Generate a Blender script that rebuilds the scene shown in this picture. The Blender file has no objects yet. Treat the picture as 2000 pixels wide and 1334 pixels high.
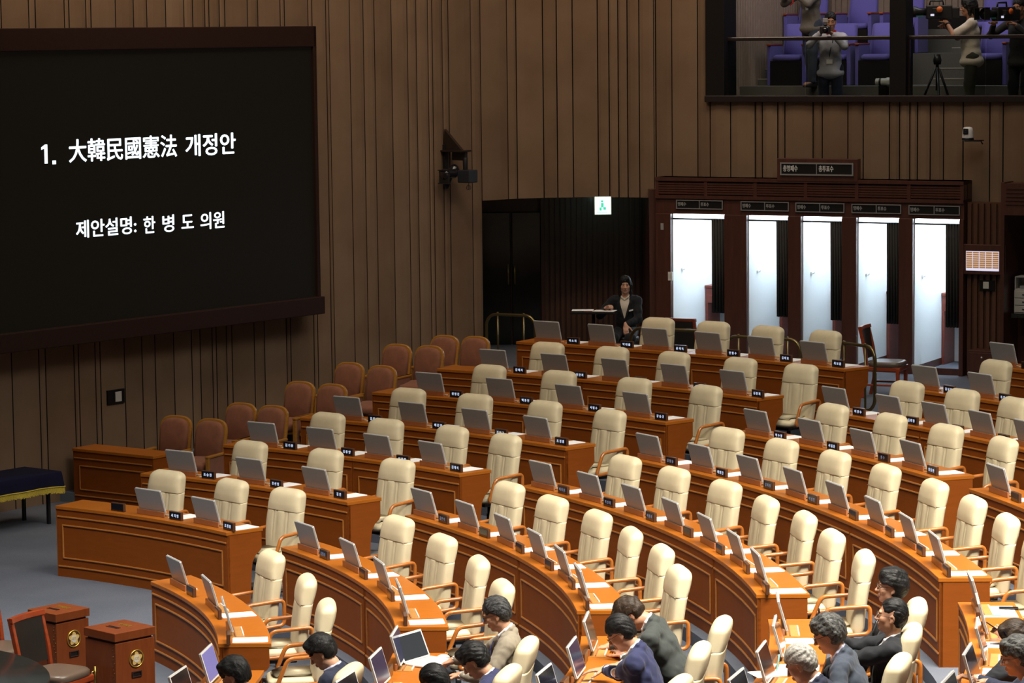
import bpy, bmesh, math, random
import numpy as np
from mathutils import Vector, Matrix

# ------------------------------------------------------------------ camera, world, large lights, exposure
SC = bpy.context.scene
COL = SC.collection
CAM = dict(x=9.28693, y=-22.52939, z=5.75306, pitch=0.1076065, roll=-0.0112059, f=5566.416)

def _basis():
    pt, ro = CAM['pitch'], CAM['roll']
    f = np.array([0, math.cos(pt), -math.sin(pt)]); r = np.array([1., 0, 0]); u = np.cross(r, f)
    return math.cos(ro)*r + math.sin(ro)*u, -math.sin(ro)*r + math.cos(ro)*u, f
RV, UV, FV = _basis()
CP = np.array([CAM['x'], CAM['y'], CAM['z']])
cam_d = bpy.data.cameras.new('camera'); cam = bpy.data.objects.new('camera', cam_d); COL.objects.link(cam)
cam.matrix_world = Matrix(((RV[0], UV[0], -FV[0], CP[0]), (RV[1], UV[1], -FV[1], CP[1]), (RV[2], UV[2], -FV[2], CP[2]), (0, 0, 0, 1)))
cam_d.sensor_fit = 'HORIZONTAL'; cam_d.sensor_width = 36; cam_d.lens = CAM['f']/2000*36
cam_d.clip_start = 0.5; cam_d.clip_end = 200
SC.camera = cam

w = bpy.data.worlds.new('world'); SC.world = w; w.use_nodes = True
w.node_tree.nodes['Background'].inputs[0].default_value = (1.0, 0.90, 0.80, 1)
w.node_tree.nodes['Background'].inputs[1].default_value = 0.032
SC.view_settings.view_transform = 'Standard'; SC.view_settings.look = 'None'
SC.view_settings.gamma = 1; SC.view_settings.use_curve_mapping = False
SC.view_settings.exposure = 0.0

def area(name, loc, sx, sy, power, col=(1, .86, .66), aim=None, spread=math.radians(130)):
    l = bpy.data.lights.new(name, 'AREA'); l.shape = 'RECTANGLE'; l.size = sx; l.size_y = sy
    l.energy = power; l.color = col; l.spread = spread
    o = bpy.data.objects.new(name, l); o.location = loc; COL.objects.link(o)
    d = Vector(aim) - Vector(loc) if aim else Vector((0, 0, -1))
    o.rotation_euler = d.to_track_quat('-Z', 'Y').to_euler()
    return o
# banks of ceiling lights high above the seating
area('ceiling_light_bank', (12.2, -3.8, 10.2), 7.0, 3.0, 1250, (1, .94, .82), (11.8, -1.0, .8), math.radians(88))
area('ceiling_light_bank', (15.4, -.6, 10.2), 5.5, 3.4, 760, (1, .94, .82), (14.0, 2.4, 1.0), math.radians(92))
area('ceiling_light_bank', (10.0, 3.4, 10.2), 6.0, 3.0, 270, (1, .93, .80), (9.0, 6.8, .8), math.radians(100))
area('ceiling_light_bank', (4.2, .8, 10.2), 3.0, 3.0, 270, (1, .95, .88), (5.6, 3.2, 0), math.radians(72))
area('ceiling_light_bank', (13.2, 9.6, 10.2), 5.0, 3.0, 130, (1, .93, .80), (12.6, 13.0, 1.0), math.radians(104))
# wall washers over the fabric walls
area('ceiling_wall_washer', (5.6, 9.8, 10.3), 9.0, .5, 205, (1, .80, .60), (4.2, 13.2, 6.0), math.radians(110))
area('ceiling_wall_washer', (11.6, 14.4, 10.3), 8.0, .5, 160, (1, .80, .60), (12.2, 18.3, 5.5), math.radians(130))

def ray(px, py):
    return FV + RV*(px-1000)/CAM['f'] - UV*(py-667)/CAM['f']
def at_z(px, py, z):                       # where the sight line through that point of the photograph meets height z
    d = ray(px, py); return CP + d*((z-CP[2])/d[2])
def at_plane(px, py, P0, ang):             # ... meets the upright plane through P0 running in direction ang
    d = ray(px, py); n = np.array([-math.sin(ang), math.cos(ang), 0.])
    return CP + d*(((np.array([P0[0], P0[1], 0.])-CP) @ n)/(d @ n))

# ------------------------------------------------------------------ rows of desks (concentric arcs round the rostrum)
R = {1: 6.869, 2: 8.333, 3: 9.827, 4: 11.298, 5: 12.785, 6: 14.274, 7: 15.718, 8: 17.161, 9: 18.63}
ZA = {2: .884, 3: 1.015, 4: 1.145, 5: 1.275, 6: 1.408, 7: 1.545, 8: 1.765}
ZB = {1: .75, 2: .884, 3: 1.015, 4: 1.145, 5: 1.275, 6: 1.405, 7: 1.50, 8: 1.625, 9: 1.765}
DEPTH = .42
AL, WA, WB = .6981, -.11, 1.144
BE, WE, WC = -.035, .95, -.05
ZR = 1.02                                   # rear promenade
thA = lambda r: AL + math.asin(WA/r)
thB0 = lambda r: AL - math.asin(WB/r)
thB1 = lambda r: BE + math.asin(WE/r)
thC = lambda r: BE + math.asin(WC/r)

# ------------------------------------------------------------------ materials
MATS = {}
def new_mat(name):
    m = bpy.data.materials.new(name); m.use_nodes = True
    nt = m.node_tree; b = nt.nodes['Principled BSDF']
    MATS[name] = m
    return m, nt, b
def N(nt, t, **kw):
    n = nt.nodes.new(t)
    for k, v in kw.items():
        if k in n.inputs: n.inputs[k].default_value = v
        else: setattr(n, k, v)
    return n
def plain(name, col, rough=.5, metal=0., spec=.5, noise=0., nscale=30., bump=0., bscale=200., emit=None, estr=0., coat=0., sheen=0.):
    m, nt, b = new_mat(name)
    b.inputs['Roughness'].default_value = rough; b.inputs['Metallic'].default_value = metal
    b.inputs['Specular IOR Level'].default_value = spec
    b.inputs['Coat Weight'].default_value = coat; b.inputs['Coat Roughness'].default_value = .15
    b.inputs['Sheen Weight'].default_value = sheen
    b.inputs['Base Color'].default_value = (*col, 1)
    tc = N(nt, 'ShaderNodeTexCoord')
    if noise:
        t = N(nt, 'ShaderNodeTexNoise'); t.inputs['Scale'].default_value = nscale; t.inputs['Detail'].default_value = 5
        nt.links.new(tc.outputs['Object'], t.inputs['Vector'])
        r = N(nt, 'ShaderNodeValToRGB')
        r.color_ramp.elements[0].position = .3; r.color_ramp.elements[1].position = .7
        r.color_ramp.elements[0].color = (*[c*(1-noise) for c in col], 1)
        r.color_ramp.elements[1].color = (*[min(1, c*(1+noise)) for c in col], 1)
        nt.links.new(t.outputs['Fac'], r.inputs['Fac']); nt.links.new(r.outputs['Color'], b.inputs['Base Color'])
    if bump:
        t = N(nt, 'ShaderNodeTexNoise'); t.inputs['Scale'].default_value = bscale; t.inputs['Detail'].default_value = 3
        nt.links.new(tc.outputs['Object'], t.inputs['Vector'])
        bp = N(nt, 'ShaderNodeBump'); bp.inputs['Strength'].default_value = bump; bp.inputs['Distance'].default_value = .01
        nt.links.new(t.outputs['Fac'], bp.inputs['Height']); nt.links.new(bp.outputs['Normal'], b.inputs['Normal'])
    if emit:
        b.inputs['Emission Color'].default_value = (*emit, 1); b.inputs['Emission Strength'].default_value = estr
    return m
def wood(name, c0, c1, rough=.32, scale=(2, 2, 24), coat=.25, spec=.5):
    m, nt, b = new_mat(name)
    tc = N(nt, 'ShaderNodeTexCoord'); mp = N(nt, 'ShaderNodeMapping'); mp.inputs['Scale'].default_value = scale
    nt.links.new(tc.outputs['Object'], mp.inputs['Vector'])
    t = N(nt, 'ShaderNodeTexNoise'); t.inputs['Scale'].default_value = 2.2; t.inputs['Detail'].default_value = 7; t.inputs['Roughness'].default_value = .62; t.inputs['Distortion'].default_value = .6
    nt.links.new(mp.outputs['Vector'], t.inputs['Vector'])
    r = N(nt, 'ShaderNodeValToRGB'); r.color_ramp.elements[0].position = .3; r.color_ramp.elements[1].position = .72
    r.color_ramp.elements[0].color = (*c0, 1); r.color_ramp.elements[1].color = (*c1, 1)
    nt.links.new(t.outputs['Fac'], r.inputs['Fac']); nt.links.new(r.outputs['Color'], b.inputs['Base Color'])
    b.inputs['Roughness'].default_value = rough; b.inputs['Coat Weight'].default_value = coat; b.inputs['Coat Roughness'].default_value = .12
    b.inputs['Specular IOR Level'].default_value = spec
    return m
M = MATS
wood('desk_wood', (.215, .052, .0065), (.245, .062, .0085), .5, (2, 2, 12), .0, .12)
wood('desk_top_wood', (.36, .104, .010), (.41, .124, .013), .32, (2, 7, 2), .0, .3)
wood('trim_wood', (.36, .135, .026), (.46, .18, .04), .3, (3, 3, 14), .3)
wood('arm_wood', (.36, .105, .017), (.50, .165, .030), .22, (6, 6, 6), .5)
wood('holder_wood', (.27, .09, .028), (.36, .125, .042), .35, (3, 3, 14), .2)
wood('plate_wood', (.40, .19, .05), (.52, .26, .08), .35, (3, 12, 3), .2)
wood('red_wood', (.22, .032, .009), (.32, .055, .016), .28, (3, 3, 12), .4)
wood('ballot_wood', (.135, .031, .008), (.18, .044, .012), .42, (9, 9, 1.2), .05, .25)
wood('dark_panel_wood', (.055, .018, .011), (.085, .028, .017), .4, (9, 9, 1.0), .15)
wood('slat_wood', (.070, .029, .014), (.105, .044, .021), .45, (9, 9, 1.0), .1)
wood('seat_rim_wood', (.30, .125, .018), (.40, .18, .030), .35, (3, 3, 10), .3)
wood('booth_desk_wood', (.15, .030, .018), (.20, .042, .026), .4, (3, 3, 10), .15)
wood('switch_wood', (.04, .016, .010), (.05, .02, .012), .4, (3, 3, 10), .1)
plain('cream_leather', (.66, .565, .375), .46, noise=.05, nscale=9, bump=.12, bscale=260, spec=.4)
plain('cream_piping', (.50, .42, .28), .5)
plain('black_plastic', (.012, .012, .013), .4)
plain('black_metal', (.02, .02, .021), .35, metal=.4)
plain('grey_plastic', (.30, .30, .30), .4)
plain('silver_shell', (.40, .39, .375), .33, metal=.35, noise=.03, nscale=60)
plain('silver_edge', (.74, .74, .73), .3, metal=.1)  # raised pale colour puts caught overhead light into the monitor rims
plain('dark_screen', (.010, .010, .014), .08, coat=.6)
plain('plate_case', (.085, .036, .018), .28, coat=.4)
plain('plate_screen', (.006, .007, .012), .12, coat=.5)
plain('plate_text', (.1, .12, .2), .4, emit=(.62, .74, 1.0), estr=1.1)
plain('plate_text_dim', (.1, .12, .2), .4, emit=(.45, .55, .8), estr=.28)
plain('white_paper', (.86, .86, .86), .7)
plain('blue_ink', (.10, .26, .75), .6)
plain('white_plastic', (.70, .70, .68), .4)
plain('off_white', (.52, .50, .45), .5)
plain('brass', (.50, .34, .10), .28, metal=.95)
plain('old_brass', (.20, .15, .06), .3, metal=.9)
plain('gold', (.70, .48, .08), .3, metal=.85)
plain('gold_matte', (.62, .42, .12), .55, metal=.2)
plain('seat_fabric', (.215, .078, .040), .85, noise=.10, nscale=14, bump=.2, bscale=300, sheen=.08)
plain('brown_leather', (.115, .080, .058), .32, bump=.05, bscale=200)
plain('dark_leather', (.018, .015, .013), .4)
plain('black_stone', (.020, .022, .020), .22, noise=.35, nscale=60, coat=.3)
plain('navy_cloth', (.007, .007, .024), .9, noise=.08, nscale=20, spec=.15)
plain('yellow_fringe', (.55, .41, .045), .7, noise=.25, nscale=90)
plain('booth_white', (.80, .84, .86), .6)
plain('curtain_cloth', (.035, .032, .030), .9, noise=.1, nscale=40)
plain('lamp_tube', (1, 1, 1), .4, emit=(.86, .95, 1.0), estr=7)
plain('exit_face', (.6, .9, .8), .4, emit=(.66, 1.0, .86), estr=2.6)
plain('exit_green', (.02, .35, .2), .4, emit=(.05, .55, .32), estr=1.2)
plain('letter_grey', (.55, .55, .54), .5)
plain('letter_dim', (.26, .26, .26), .5)
plain('frame_grey', (.30, .29, .28), .4, metal=.3)
plain('sign_black', (.008, .008, .008), .35)
plain('screen_text', (.7, .75, .8), .4, emit=(.80, .93, 1.0), estr=1.35)
plain('frame_maroon', (.022, .0085, .006), .6, spec=.2, noise=.1, nscale=30)
plain('violet_fabric', (.10, .085, .34), .85, bump=.15, bscale=260, sheen=.15)
plain('stair_carpet', (.105, .10, .088), .95, noise=.2, nscale=120, bump=.2, bscale=300)
plain('stair_edge', (.30, .28, .25), .8)
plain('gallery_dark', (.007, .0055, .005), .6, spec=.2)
plain('rail_dark', (.018, .011, .009), .3, coat=.3)
plain('fire_red', (.42, .012, .016), .3, coat=.4)
plain('label_white', (.68, .68, .70), .5)
plain('label_yellow', (.55, .38, .02), .5)
plain('orange_badge', (.75, .16, .02), .5)
plain('teal', (.02, .20, .16), .5)
plain('marble_dark', (.006, .007, .007), .18, noise=.6, nscale=6, coat=.3)
plain('lens_glass', (.01, .01, .014), .05, coat=.8)
plain('ui_white', (.5, .5, .6), .4, emit=(.80, .78, 1.0), estr=.8)
plain('ui_orange', (.4, .2, .05), .4, emit=(.36, .17, .055), estr=.8)
plain('blue_black_box', (.016, .018, .026), .5)
plain('laptop_screen', (.018, .02, .023), .2, emit=(.03, .035, .04), estr=.6)
plain('purple_screen', (.02, .02, .03), .2, emit=(.20, .18, .52), estr=.9)
plain('navy_screen', (.02, .02, .03), .15, emit=(.03, .035, .12), estr=.5, coat=.5)
plain('pen_teal', (.10, .5, .48), .4)

# carpet, blue grey, short pile
m, nt, b = new_mat('carpet')
tc = N(nt, 'ShaderNodeTexCoord')
t1 = N(nt, 'ShaderNodeTexNoise'); t1.inputs['Scale'].default_value = 1.3; t1.inputs['Detail'].default_value = 4
t2 = N(nt, 'ShaderNodeTexNoise'); t2.inputs['Scale'].default_value = 110; t2.inputs['Detail'].default_value = 2
nt.links.new(tc.outputs['Object'], t1.inputs['Vector']); nt.links.new(tc.outputs['Object'], t2.inputs['Vector'])
mx = N(nt, 'ShaderNodeMix', data_type='FLOAT'); mx.inputs[0].default_value = .55
nt.links.new(t1.outputs['Fac'], mx.inputs[2]); nt.links.new(t2.outputs['Fac'], mx.inputs[3])
rp = N(nt, 'ShaderNodeValToRGB'); rp.color_ramp.elements[0].position = .3; rp.color_ramp.elements[1].position = .7
rp.color_ramp.elements[0].color = (.085, .095, .122, 1); rp.color_ramp.elements[1].color = (.140, .152, .185, 1)
nt.links.new(mx.outputs[0], rp.inputs['Fac']); nt.links.new(rp.outputs['Color'], b.inputs['Base Color'])
b.inputs['Roughness'].default_value = .95; b.inputs['Specular IOR Level'].default_value = .1
bp = N(nt, 'ShaderNodeBump'); bp.inputs['Strength'].default_value = .3; bp.inputs['Distance'].default_value = .01
nt.links.new(t2.outputs['Fac'], bp.inputs['Height']); nt.links.new(bp.outputs['Normal'], b.inputs['Normal'])

# woven wall fabric, each padded strip a little different
m, nt, b = new_mat('wall_fabric')
tc = N(nt, 'ShaderNodeTexCoord'); oi = N(nt, 'ShaderNodeAttribute', attribute_name='strip')
t1 = N(nt, 'ShaderNodeTexNoise'); t1.inputs['Scale'].default_value = 1.6; t1.inputs['Detail'].default_value = 5
t2 = N(nt, 'ShaderNodeTexNoise'); t2.inputs['Scale'].default_value = 160
nt.links.new(tc.outputs['Object'], t1.inputs['Vector']); nt.links.new(tc.outputs['Object'], t2.inputs['Vector'])
ad = N(nt, 'ShaderNodeMath', operation='MULTIPLY_ADD'); ad.inputs[1].default_value = .45
nt.links.new(oi.outputs['Fac'], ad.inputs[0]); nt.links.new(t1.outputs['Fac'], ad.inputs[2])
rp = N(nt, 'ShaderNodeValToRGB'); rp.color_ramp.elements[0].position = .3; rp.color_ramp.elements[1].position = 1.0
rp.color_ramp.elements[0].color = (.140, .088, .054, 1); rp.color_ramp.elements[1].color = (.215, .142, .092, 1)
nt.links.new(ad.outputs[0], rp.inputs['Fac']); nt.links.new(rp.outputs['Color'], b.inputs['Base Color'])
b.inputs['Roughness'].default_value = .95; b.inputs['Specular IOR Level'].default_value = .1
bp = N(nt, 'ShaderNodeBump'); bp.inputs['Strength'].default_value = .25; bp.inputs['Distance'].default_value = .008
nt.links.new(t2.outputs['Fac'], bp.inputs['Height']); nt.links.new(bp.outputs['Normal'], b.inputs['Normal'])

# big screen: dark panel, rows of faint embossed medallions and clouds in its lower part
m, nt, b = new_mat('screen_panel')
tc = N(nt, 'ShaderNodeTexCoord')
sp = N(nt, 'ShaderNodeSeparateXYZ'); nt.links.new(tc.outputs['Object'], sp.inputs[0])
mp = N(nt, 'ShaderNodeMapping'); mp.inputs['Scale'].default_value = (1.9, 1.9, 1.9); nt.links.new(tc.outputs['Object'], mp.inputs['Vector'])
vo = N(nt, 'ShaderNodeTexVoronoi', feature='F1'); vo.inputs['Randomness'].default_value = .25; vo.inputs['Scale'].default_value = 1.6
nt.links.new(mp.outputs['Vector'], vo.inputs['Vector'])
wv = N(nt, 'ShaderNodeMath', operation='SINE'); ml = N(nt, 'ShaderNodeMath', operation='MULTIPLY'); ml.inputs[1].default_value = 34
nt.links.new(vo.outputs['Distance'], ml.inputs[0]); nt.links.new(ml.outputs[0], wv.inputs[0])
gt = N(nt, 'ShaderNodeMath', operation='GREATER_THAN'); gt.inputs[1].default_value = .90
nt.links.new(wv.outputs[0], gt.inputs[0])
lo = N(nt, 'ShaderNodeMapRange'); lo.inputs['From Min'].default_value = 1.55; lo.inputs['From Max'].default_value = 1.35
nt.links.new(sp.outputs['Z'], lo.inputs['Value'])
mm = N(nt, 'ShaderNodeMath', operation='MULTIPLY'); nt.links.new(gt.outputs[0], mm.inputs[0]); nt.links.new(lo.outputs[0], mm.inputs[1])
mc = N(nt, 'ShaderNodeMix', data_type='RGBA'); mc.inputs[6].default_value = (.0050, .0042, .0028, 1); mc.inputs[7].default_value = (.0125, .0098, .0072, 1)
nt.links.new(mm.outputs[0], mc.inputs[0])
nt.links.new(mc.outputs[2], b.inputs['Emission Color']); b.inputs['Emission Strength'].default_value = .6
b.inputs['Base Color'].default_value = (.006, .005, .004, 1); b.inputs['Roughness'].default_value = .6; b.inputs['Specular IOR Level'].default_value = .12

# ribbed pale wall lining of the gallery
plain('gallery_lining', (.30, .225, .175), .8, noise=.08, nscale=12)
# clear balustrade glass
m, nt, b = new_mat('balustrade_glass')
b.inputs['Base Color'].default_value = (.62, .66, .64, 1); b.inputs['Roughness'].default_value = .03
b.inputs['Transmission Weight'].default_value = 1; b.inputs['IOR'].default_value = 1.02
b.inputs['Specular IOR Level'].default_value = .4
m, nt, b = new_mat('spectacle_lens')
b.inputs['Base Color'].default_value = (.95, .97, .97, 1); b.inputs['Roughness'].default_value = .02
b.inputs['Transmission Weight'].default_value = 1; b.inputs['IOR'].default_value = 1.03
def cloth(name, col, noise=.06): plain(name, col, .8, noise=noise, nscale=50, bump=.15, bscale=420, sheen=.08, spec=.25)
def skin(name, col): 
    m = plain(name, col, .48, noise=.07, nscale=22, spec=.35)
    bb = m.node_tree.nodes['Principled BSDF']; bb.inputs['Subsurface Weight'].default_value = .08; bb.inputs['Subsurface Radius'].default_value = (.02, .008, .004); bb.inputs['Subsurface Scale'].default_value = .3
for n_, c_ in dict(suit_navy=(.016, .020, .042), suit_blue=(.022, .026, .075), suit_black=(.0065, .0075, .0105), suit_beige=(.235, .200, .150),
                   suit_grey=(.040, .046, .044), suit_slate=(.040, .050, .072), shirt_white=(.72, .72, .74), shirt_lilac=(.50, .50, .66), tie_blue=(.02, .035, .20),
                   tie_dark=(.02, .02, .04), tee_white=(.56, .50, .42), shirt_stripe=(.40, .40, .46), jeans=(.035, .045, .065), olive=(.045, .045, .032),
                   grey_knit=(.13, .115, .10), black_knit=(.02, .02, .02)).items(): cloth(n_, c_)
skin('skin_warm', (.47, .245, .15)); skin('skin_fair', (.53, .295, .195)); skin('skin_tan', (.34, .17, .10))
plain('lip', (.40, .16, .13), .45)
plain('eye_white', (.6, .58, .55), .3); plain('eye_iris', (.012, .008, .006), .15)
def hair(name, col, c2):
    m, nt, b = new_mat(name)
    tc = N(nt, 'ShaderNodeTexCoord'); mp = N(nt, 'ShaderNodeMapping'); mp.inputs['Scale'].default_value = (24, 90, 24)
    nt.links.new(tc.outputs['Object'], mp.inputs['Vector'])
    t = N(nt, 'ShaderNodeTexNoise'); t.inputs['Scale'].default_value = 1.6; t.inputs['Detail'].default_value = 4; t.inputs['Distortion'].default_value = 1.2
    nt.links.new(mp.outputs['Vector'], t.inputs['Vector'])
    r = N(nt, 'ShaderNodeValToRGB'); r.color_ramp.elements[0].position = .38; r.color_ramp.elements[1].position = .68
    r.color_ramp.elements[0].color = (*col, 1); r.color_ramp.elements[1].color = (*c2, 1)
    nt.links.new(t.outputs['Fac'], r.inputs['Fac']); nt.links.new(r.outputs['Color'], b.inputs['Base Color'])
    b.inputs['Roughness'].default_value = .5; b.inputs['Specular IOR Level'].default_value = .22
    bp = N(nt, 'ShaderNodeBump'); bp.inputs['Strength'].default_value = .7; bp.inputs['Distance'].default_value = .006
    nt.links.new(t.outputs['Fac'], bp.inputs['Height']); nt.links.new(bp.outputs['Normal'], b.inputs['Normal'])
hair('hair_black', (.006, .006, .0065), (.016, .015, .015)); hair('hair_grey', (.018, .018, .018), (.13, .128, .122))
hair('hair_white', (.26, .245, .22), (.55, .52, .47)); hair('hair_brown', (.016, .010, .007), (.05, .032, .02))
hair('hair_salt', (.009, .009, .0095), (.07, .07, .072))

# ------------------------------------------------------------------ mesh builder
class MB:
    def __init__(s): s.v = []; s.f = []; s.m = []; s.s = []; s.cur = 0; s.sm = False
    def add(s, vs, fs, sm=None):
        b0 = len(s.v); s.v += [tuple(map(float, p)) for p in vs]
        for f in fs: s.f.append([i+b0 for i in f]); s.m.append(s.cur); s.s.append(s.sm if sm is None else sm)
        return s
    def box(s, x0, x1, y0, y1, z0, z1, T=None):
        vs = [(x, y, z) for z in (z0, z1) for x, y in ((x0, y0), (x1, y0), (x1, y1), (x0, y1))]
        if T is not None: vs = [T @ Vector(p) for p in vs]
        return s.add(vs, [(3, 2, 1, 0), (4, 5, 6, 7), (0, 1, 5, 4), (1, 2, 6, 5), (2, 3, 7, 6), (3, 0, 4, 7)], False)
    def loft(s, rings, cap0=True, cap1=True, closed=True, sm=True):
        n = len(rings[0]); vs = [p for r in rings for p in r]; fs = []
        for i in range(len(rings)-1):
            for j in range(n if closed else n-1):
                k = (j+1) % n; fs.append((i*n+j, i*n+k, (i+1)*n+k, (i+1)*n+j))
        s.add(vs, fs, sm)
        b0 = len(s.v)-len(vs)
        if cap0: s.f.append([b0+j for j in reversed(range(n))]); s.m.append(s.cur); s.s.append(sm)
        if cap1: s.f.append([b0+(len(rings)-1)*n+j for j in range(n)]); s.m.append(s.cur); s.s.append(sm)
        return s
    def tube(s, pts, r, n=10, closed=False, cap=True):
        P = [Vector(p) for p in pts]; rings = []; k = len(P); up = None
        rr = r if isinstance(r, (list, tuple)) else [r]*k
        for i in range(k):
            a = P[(i-1) % k] if (closed or i > 0) else P[i]; c = P[(i+1) % k] if (closed or i < k-1) else P[i]
            t = (c-a).normalized() if (c-a).length > 1e-9 else Vector((0, 0, 1))
            if up is None: up = Vector((0, 0, 1)) if abs(t.z) < .9 else Vector((1, 0, 0))
            x = (up - t*up.dot(t)); x = x.normalized() if x.length > 1e-6 else t.orthogonal().normalized()
            y = t.cross(x); up = x
            rings.append([P[i] + (x*math.cos(2*math.pi*j/n)+y*math.sin(2*math.pi*j/n))*rr[i] for j in range(n)])
        if closed: rings.append(rings[0]); cap = False
        return s.loft(rings, cap, cap)
    def lathe(s, prof, n=20, T=None, cap=True):
        rings = [[(r*math.cos(2*math.pi*j/n), r*math.sin(2*math.pi*j/n), z) for j in range(n)] for r, z in prof]
        if T is not None: rings = [[T @ Vector(p) for p in r] for r in rings]
        return s.loft(rings, cap, cap)
    def prism(s, poly, z0, z1, T=None, sm=False):
        n = len(poly); vs = [(x, y, z0) for x, y in poly]+[(x, y, z1) for x, y in poly]
        if T is not None: vs = [T @ Vector(p) for p in vs]
        return s.add(vs, [tuple(reversed(range(n))), tuple(range(n, 2*n))]+[(i, (i+1) % n, n+(i+1) % n, n+i) for i in range(n)], sm)
    def ell(s, c, r, T=None, nu=14, nv=9):
        vs = []; fs = []
        for i in range(nv+1):
            a = math.pi*i/nv
            for j in range(nu):
                t = 2*math.pi*j/nu
                p = Vector((c[0]+r[0]*math.sin(a)*math.cos(t), c[1]+r[1]*math.sin(a)*math.sin(t), c[2]-r[2]*math.cos(a)))
                vs.append(T @ p if T is not None else p)
        for i in range(nv):
            for j in range(nu):
                k = (j+1) % nu; fs.append((i*nu+j, i*nu+k, (i+1)*nu+k, (i+1)*nu+j))
        return s.add(vs, fs, True)
    def mesh(s, name, mats):
        me = bpy.data.meshes.new(name); me.from_pydata(s.v, [], s.f)
        for m in (mats if isinstance(mats, (list, tuple)) else [mats]): me.materials.append(M[m])
        me.polygons.foreach_set('material_index', s.m); me.polygons.foreach_set('use_smooth', s.s); me.update()
        return me
    def build(s, name, mats, parent=None, bevel=0., loc=None):
        o = bpy.data.objects.new(name, s.mesh(name, mats)); COL.objects.link(o)
        if parent is not None: o.parent = parent
        if loc is not None: o.location = loc
        if bevel:
            md = o.modifiers.new('bevel', 'BEVEL'); md.width = bevel; md.segments = 2; md.limit_method = 'ANGLE'; md.angle_limit = .7
        return o
def TR(x=0, y=0, z=0, rz=0, ry=0, rx=0):
    return Matrix.Translation((x, y, z)) @ Matrix.Rotation(rz, 4, 'Z') @ Matrix.Rotation(ry, 4, 'Y') @ Matrix.Rotation(rx, 4, 'X')
def tag(o, label=None, cat=None, group=None, kind=None):
    if label: o['label'] = label
    if cat: o['category'] = cat
    if group: o['group'] = group
    if kind: o['kind'] = kind
    return o
def empty(name, loc=(0, 0, 0), rz=0, label=None, cat=None, group=None):
    o = bpy.data.objects.new(name, None); o.empty_display_size = .1; COL.objects.link(o)
    o.location = loc; o.rotation_euler = (0, 0, rz)
    return tag(o, label, cat, group)
KIDS = {}
def copy_tree(o, parent=None):
    c = o.copy(); COL.objects.link(c)
    if parent is not None: c.parent = parent
    for k in list(o.children): copy_tree(k, c)
    return c
def place(proto, used, loc, rz, label, group):
    o = proto if not used else copy_tree(proto)
    o.location = loc; o.rotation_euler = (0, 0, rz); o['label'] = label; o['group'] = group
    return o
TEXTS = []
def text(name, body, size, mat, parent, T, align='LEFT', ext=.0008, bold=0., fit=None):
    """lettering as flat raised glyphs; turned into plain meshes at the end (solidify_texts)"""
    cu = bpy.data.curves.new(name, 'FONT'); cu.body = body; cu.size = size; cu.align_x = align; cu.align_y = 'CENTER'
    cu.extrude = ext; cu.resolution_u = 3
    o = bpy.data.objects.new(name, cu); COL.objects.link(o)
    TEXTS.append((o, name, mat, parent, T, bold, fit))
def solidify_texts():
    bpy.context.view_layer.update(); dg = bpy.context.evaluated_depsgraph_get(); out = []
    for o, name, mat, parent, T, bold, fit in TEXTS:
        me = bpy.data.meshes.new_from_object(o.evaluated_get(dg)); out.append(me)
    for (o, name, mat, parent, T, bold, fit), me in zip(TEXTS, out):
        if len(me.vertices):
            co = np.empty(len(me.vertices)*3); me.vertices.foreach_get('co', co); co = co.reshape(-1, 3)
            fs = [list(f.vertices) for f in me.polygons]; sx = 1.
            if fit: sx = fit/max(1e-3, co[:, 0].max()-co[:, 0].min()); co[:, 0] -= co[:, 0].min()
            co[:, 0] *= sx
            mb = MB(); sh = [(0, 0, 0)] if not bold else [(-bold, 0, 0), (bold, 0, .0002), (0, bold*.6, .0004), (0, -bold*.6, .0006)]
            for s_ in sh: mb.add(co+np.array(s_), fs, False)
            q = mb.build(name, mat, parent); q.matrix_local = T
        cu = o.data; bpy.data.objects.remove(o); bpy.data.curves.remove(cu)
pol = lambda r, t, z=0: (r*math.cos(t), r*math.sin(t), z)
def lerp(a, b, t): return a+(b-a)*t
plain('joint_dark', (.016, .010, .006), .9)
# ------------------------------------------------------------------ the room
def sector(mb, r0, r1, t0, t1, z0, z1=None, zb=-.3, n=None):
    z1 = z0 if z1 is None else z1
    n = n or max(4, int(abs(t1-t0)*28))
    T = [lerp(t0, t1, i/n) for i in range(n+1)]
    vs = []
    for t in T: vs += [pol(r0, t, z0), pol(r1, t, z1), pol(r0, t, zb), pol(r1, t, zb)]
    fs = []
    for i in range(n):
        a = 4*i; c = a+4
        fs += [(a, a+1, c+1, c), (a, c, c+2, a+2), (a+1, a+3, c+3, c+1)]
    fs += [(0, 2, 3, 1), (4*n, 4*n+1, 4*n+3, 4*n+2)]
    mb.add(vs, fs, False)
fl = MB()
fl.box(-8, 30, -14, 34, -.35, 0)
TL = 1.035                                   # left ends of the left block's tiers
LO = -.75
vs = []; nr, ntt = 8, 60
for i in range(nr+1):
    for j in range(ntt+1):
        t_ = lerp(.62, 1.7, j/ntt); q_ = min(1, max(0, (t_-.62)/.09)); q_ = q_*q_*(3-2*q_)
        vs.append(pol(lerp(5.4, 8.24, i/nr), t_, .0005+.1335*q_*(i/nr)**1.3))
fl.add(vs, [(i*(ntt+1)+j, (i+1)*(ntt+1)+j, (i+1)*(ntt+1)+j+1, i*(ntt+1)+j+1) for i in range(nr) for j in range(ntt)], True)
fz = {i: ZA.get(i, .75)-.75 for i in range(1, 9)}
sector(fl, R[2]-.11, R[3]-.11, LO, .66, fz[2]); sector(fl, R[2]-.095, 15, .66, 1.8, fz[2])
for i in range(3, 7): sector(fl, R[i]-.11, R[i+1]-.11, LO, TL, fz[i])
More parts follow.
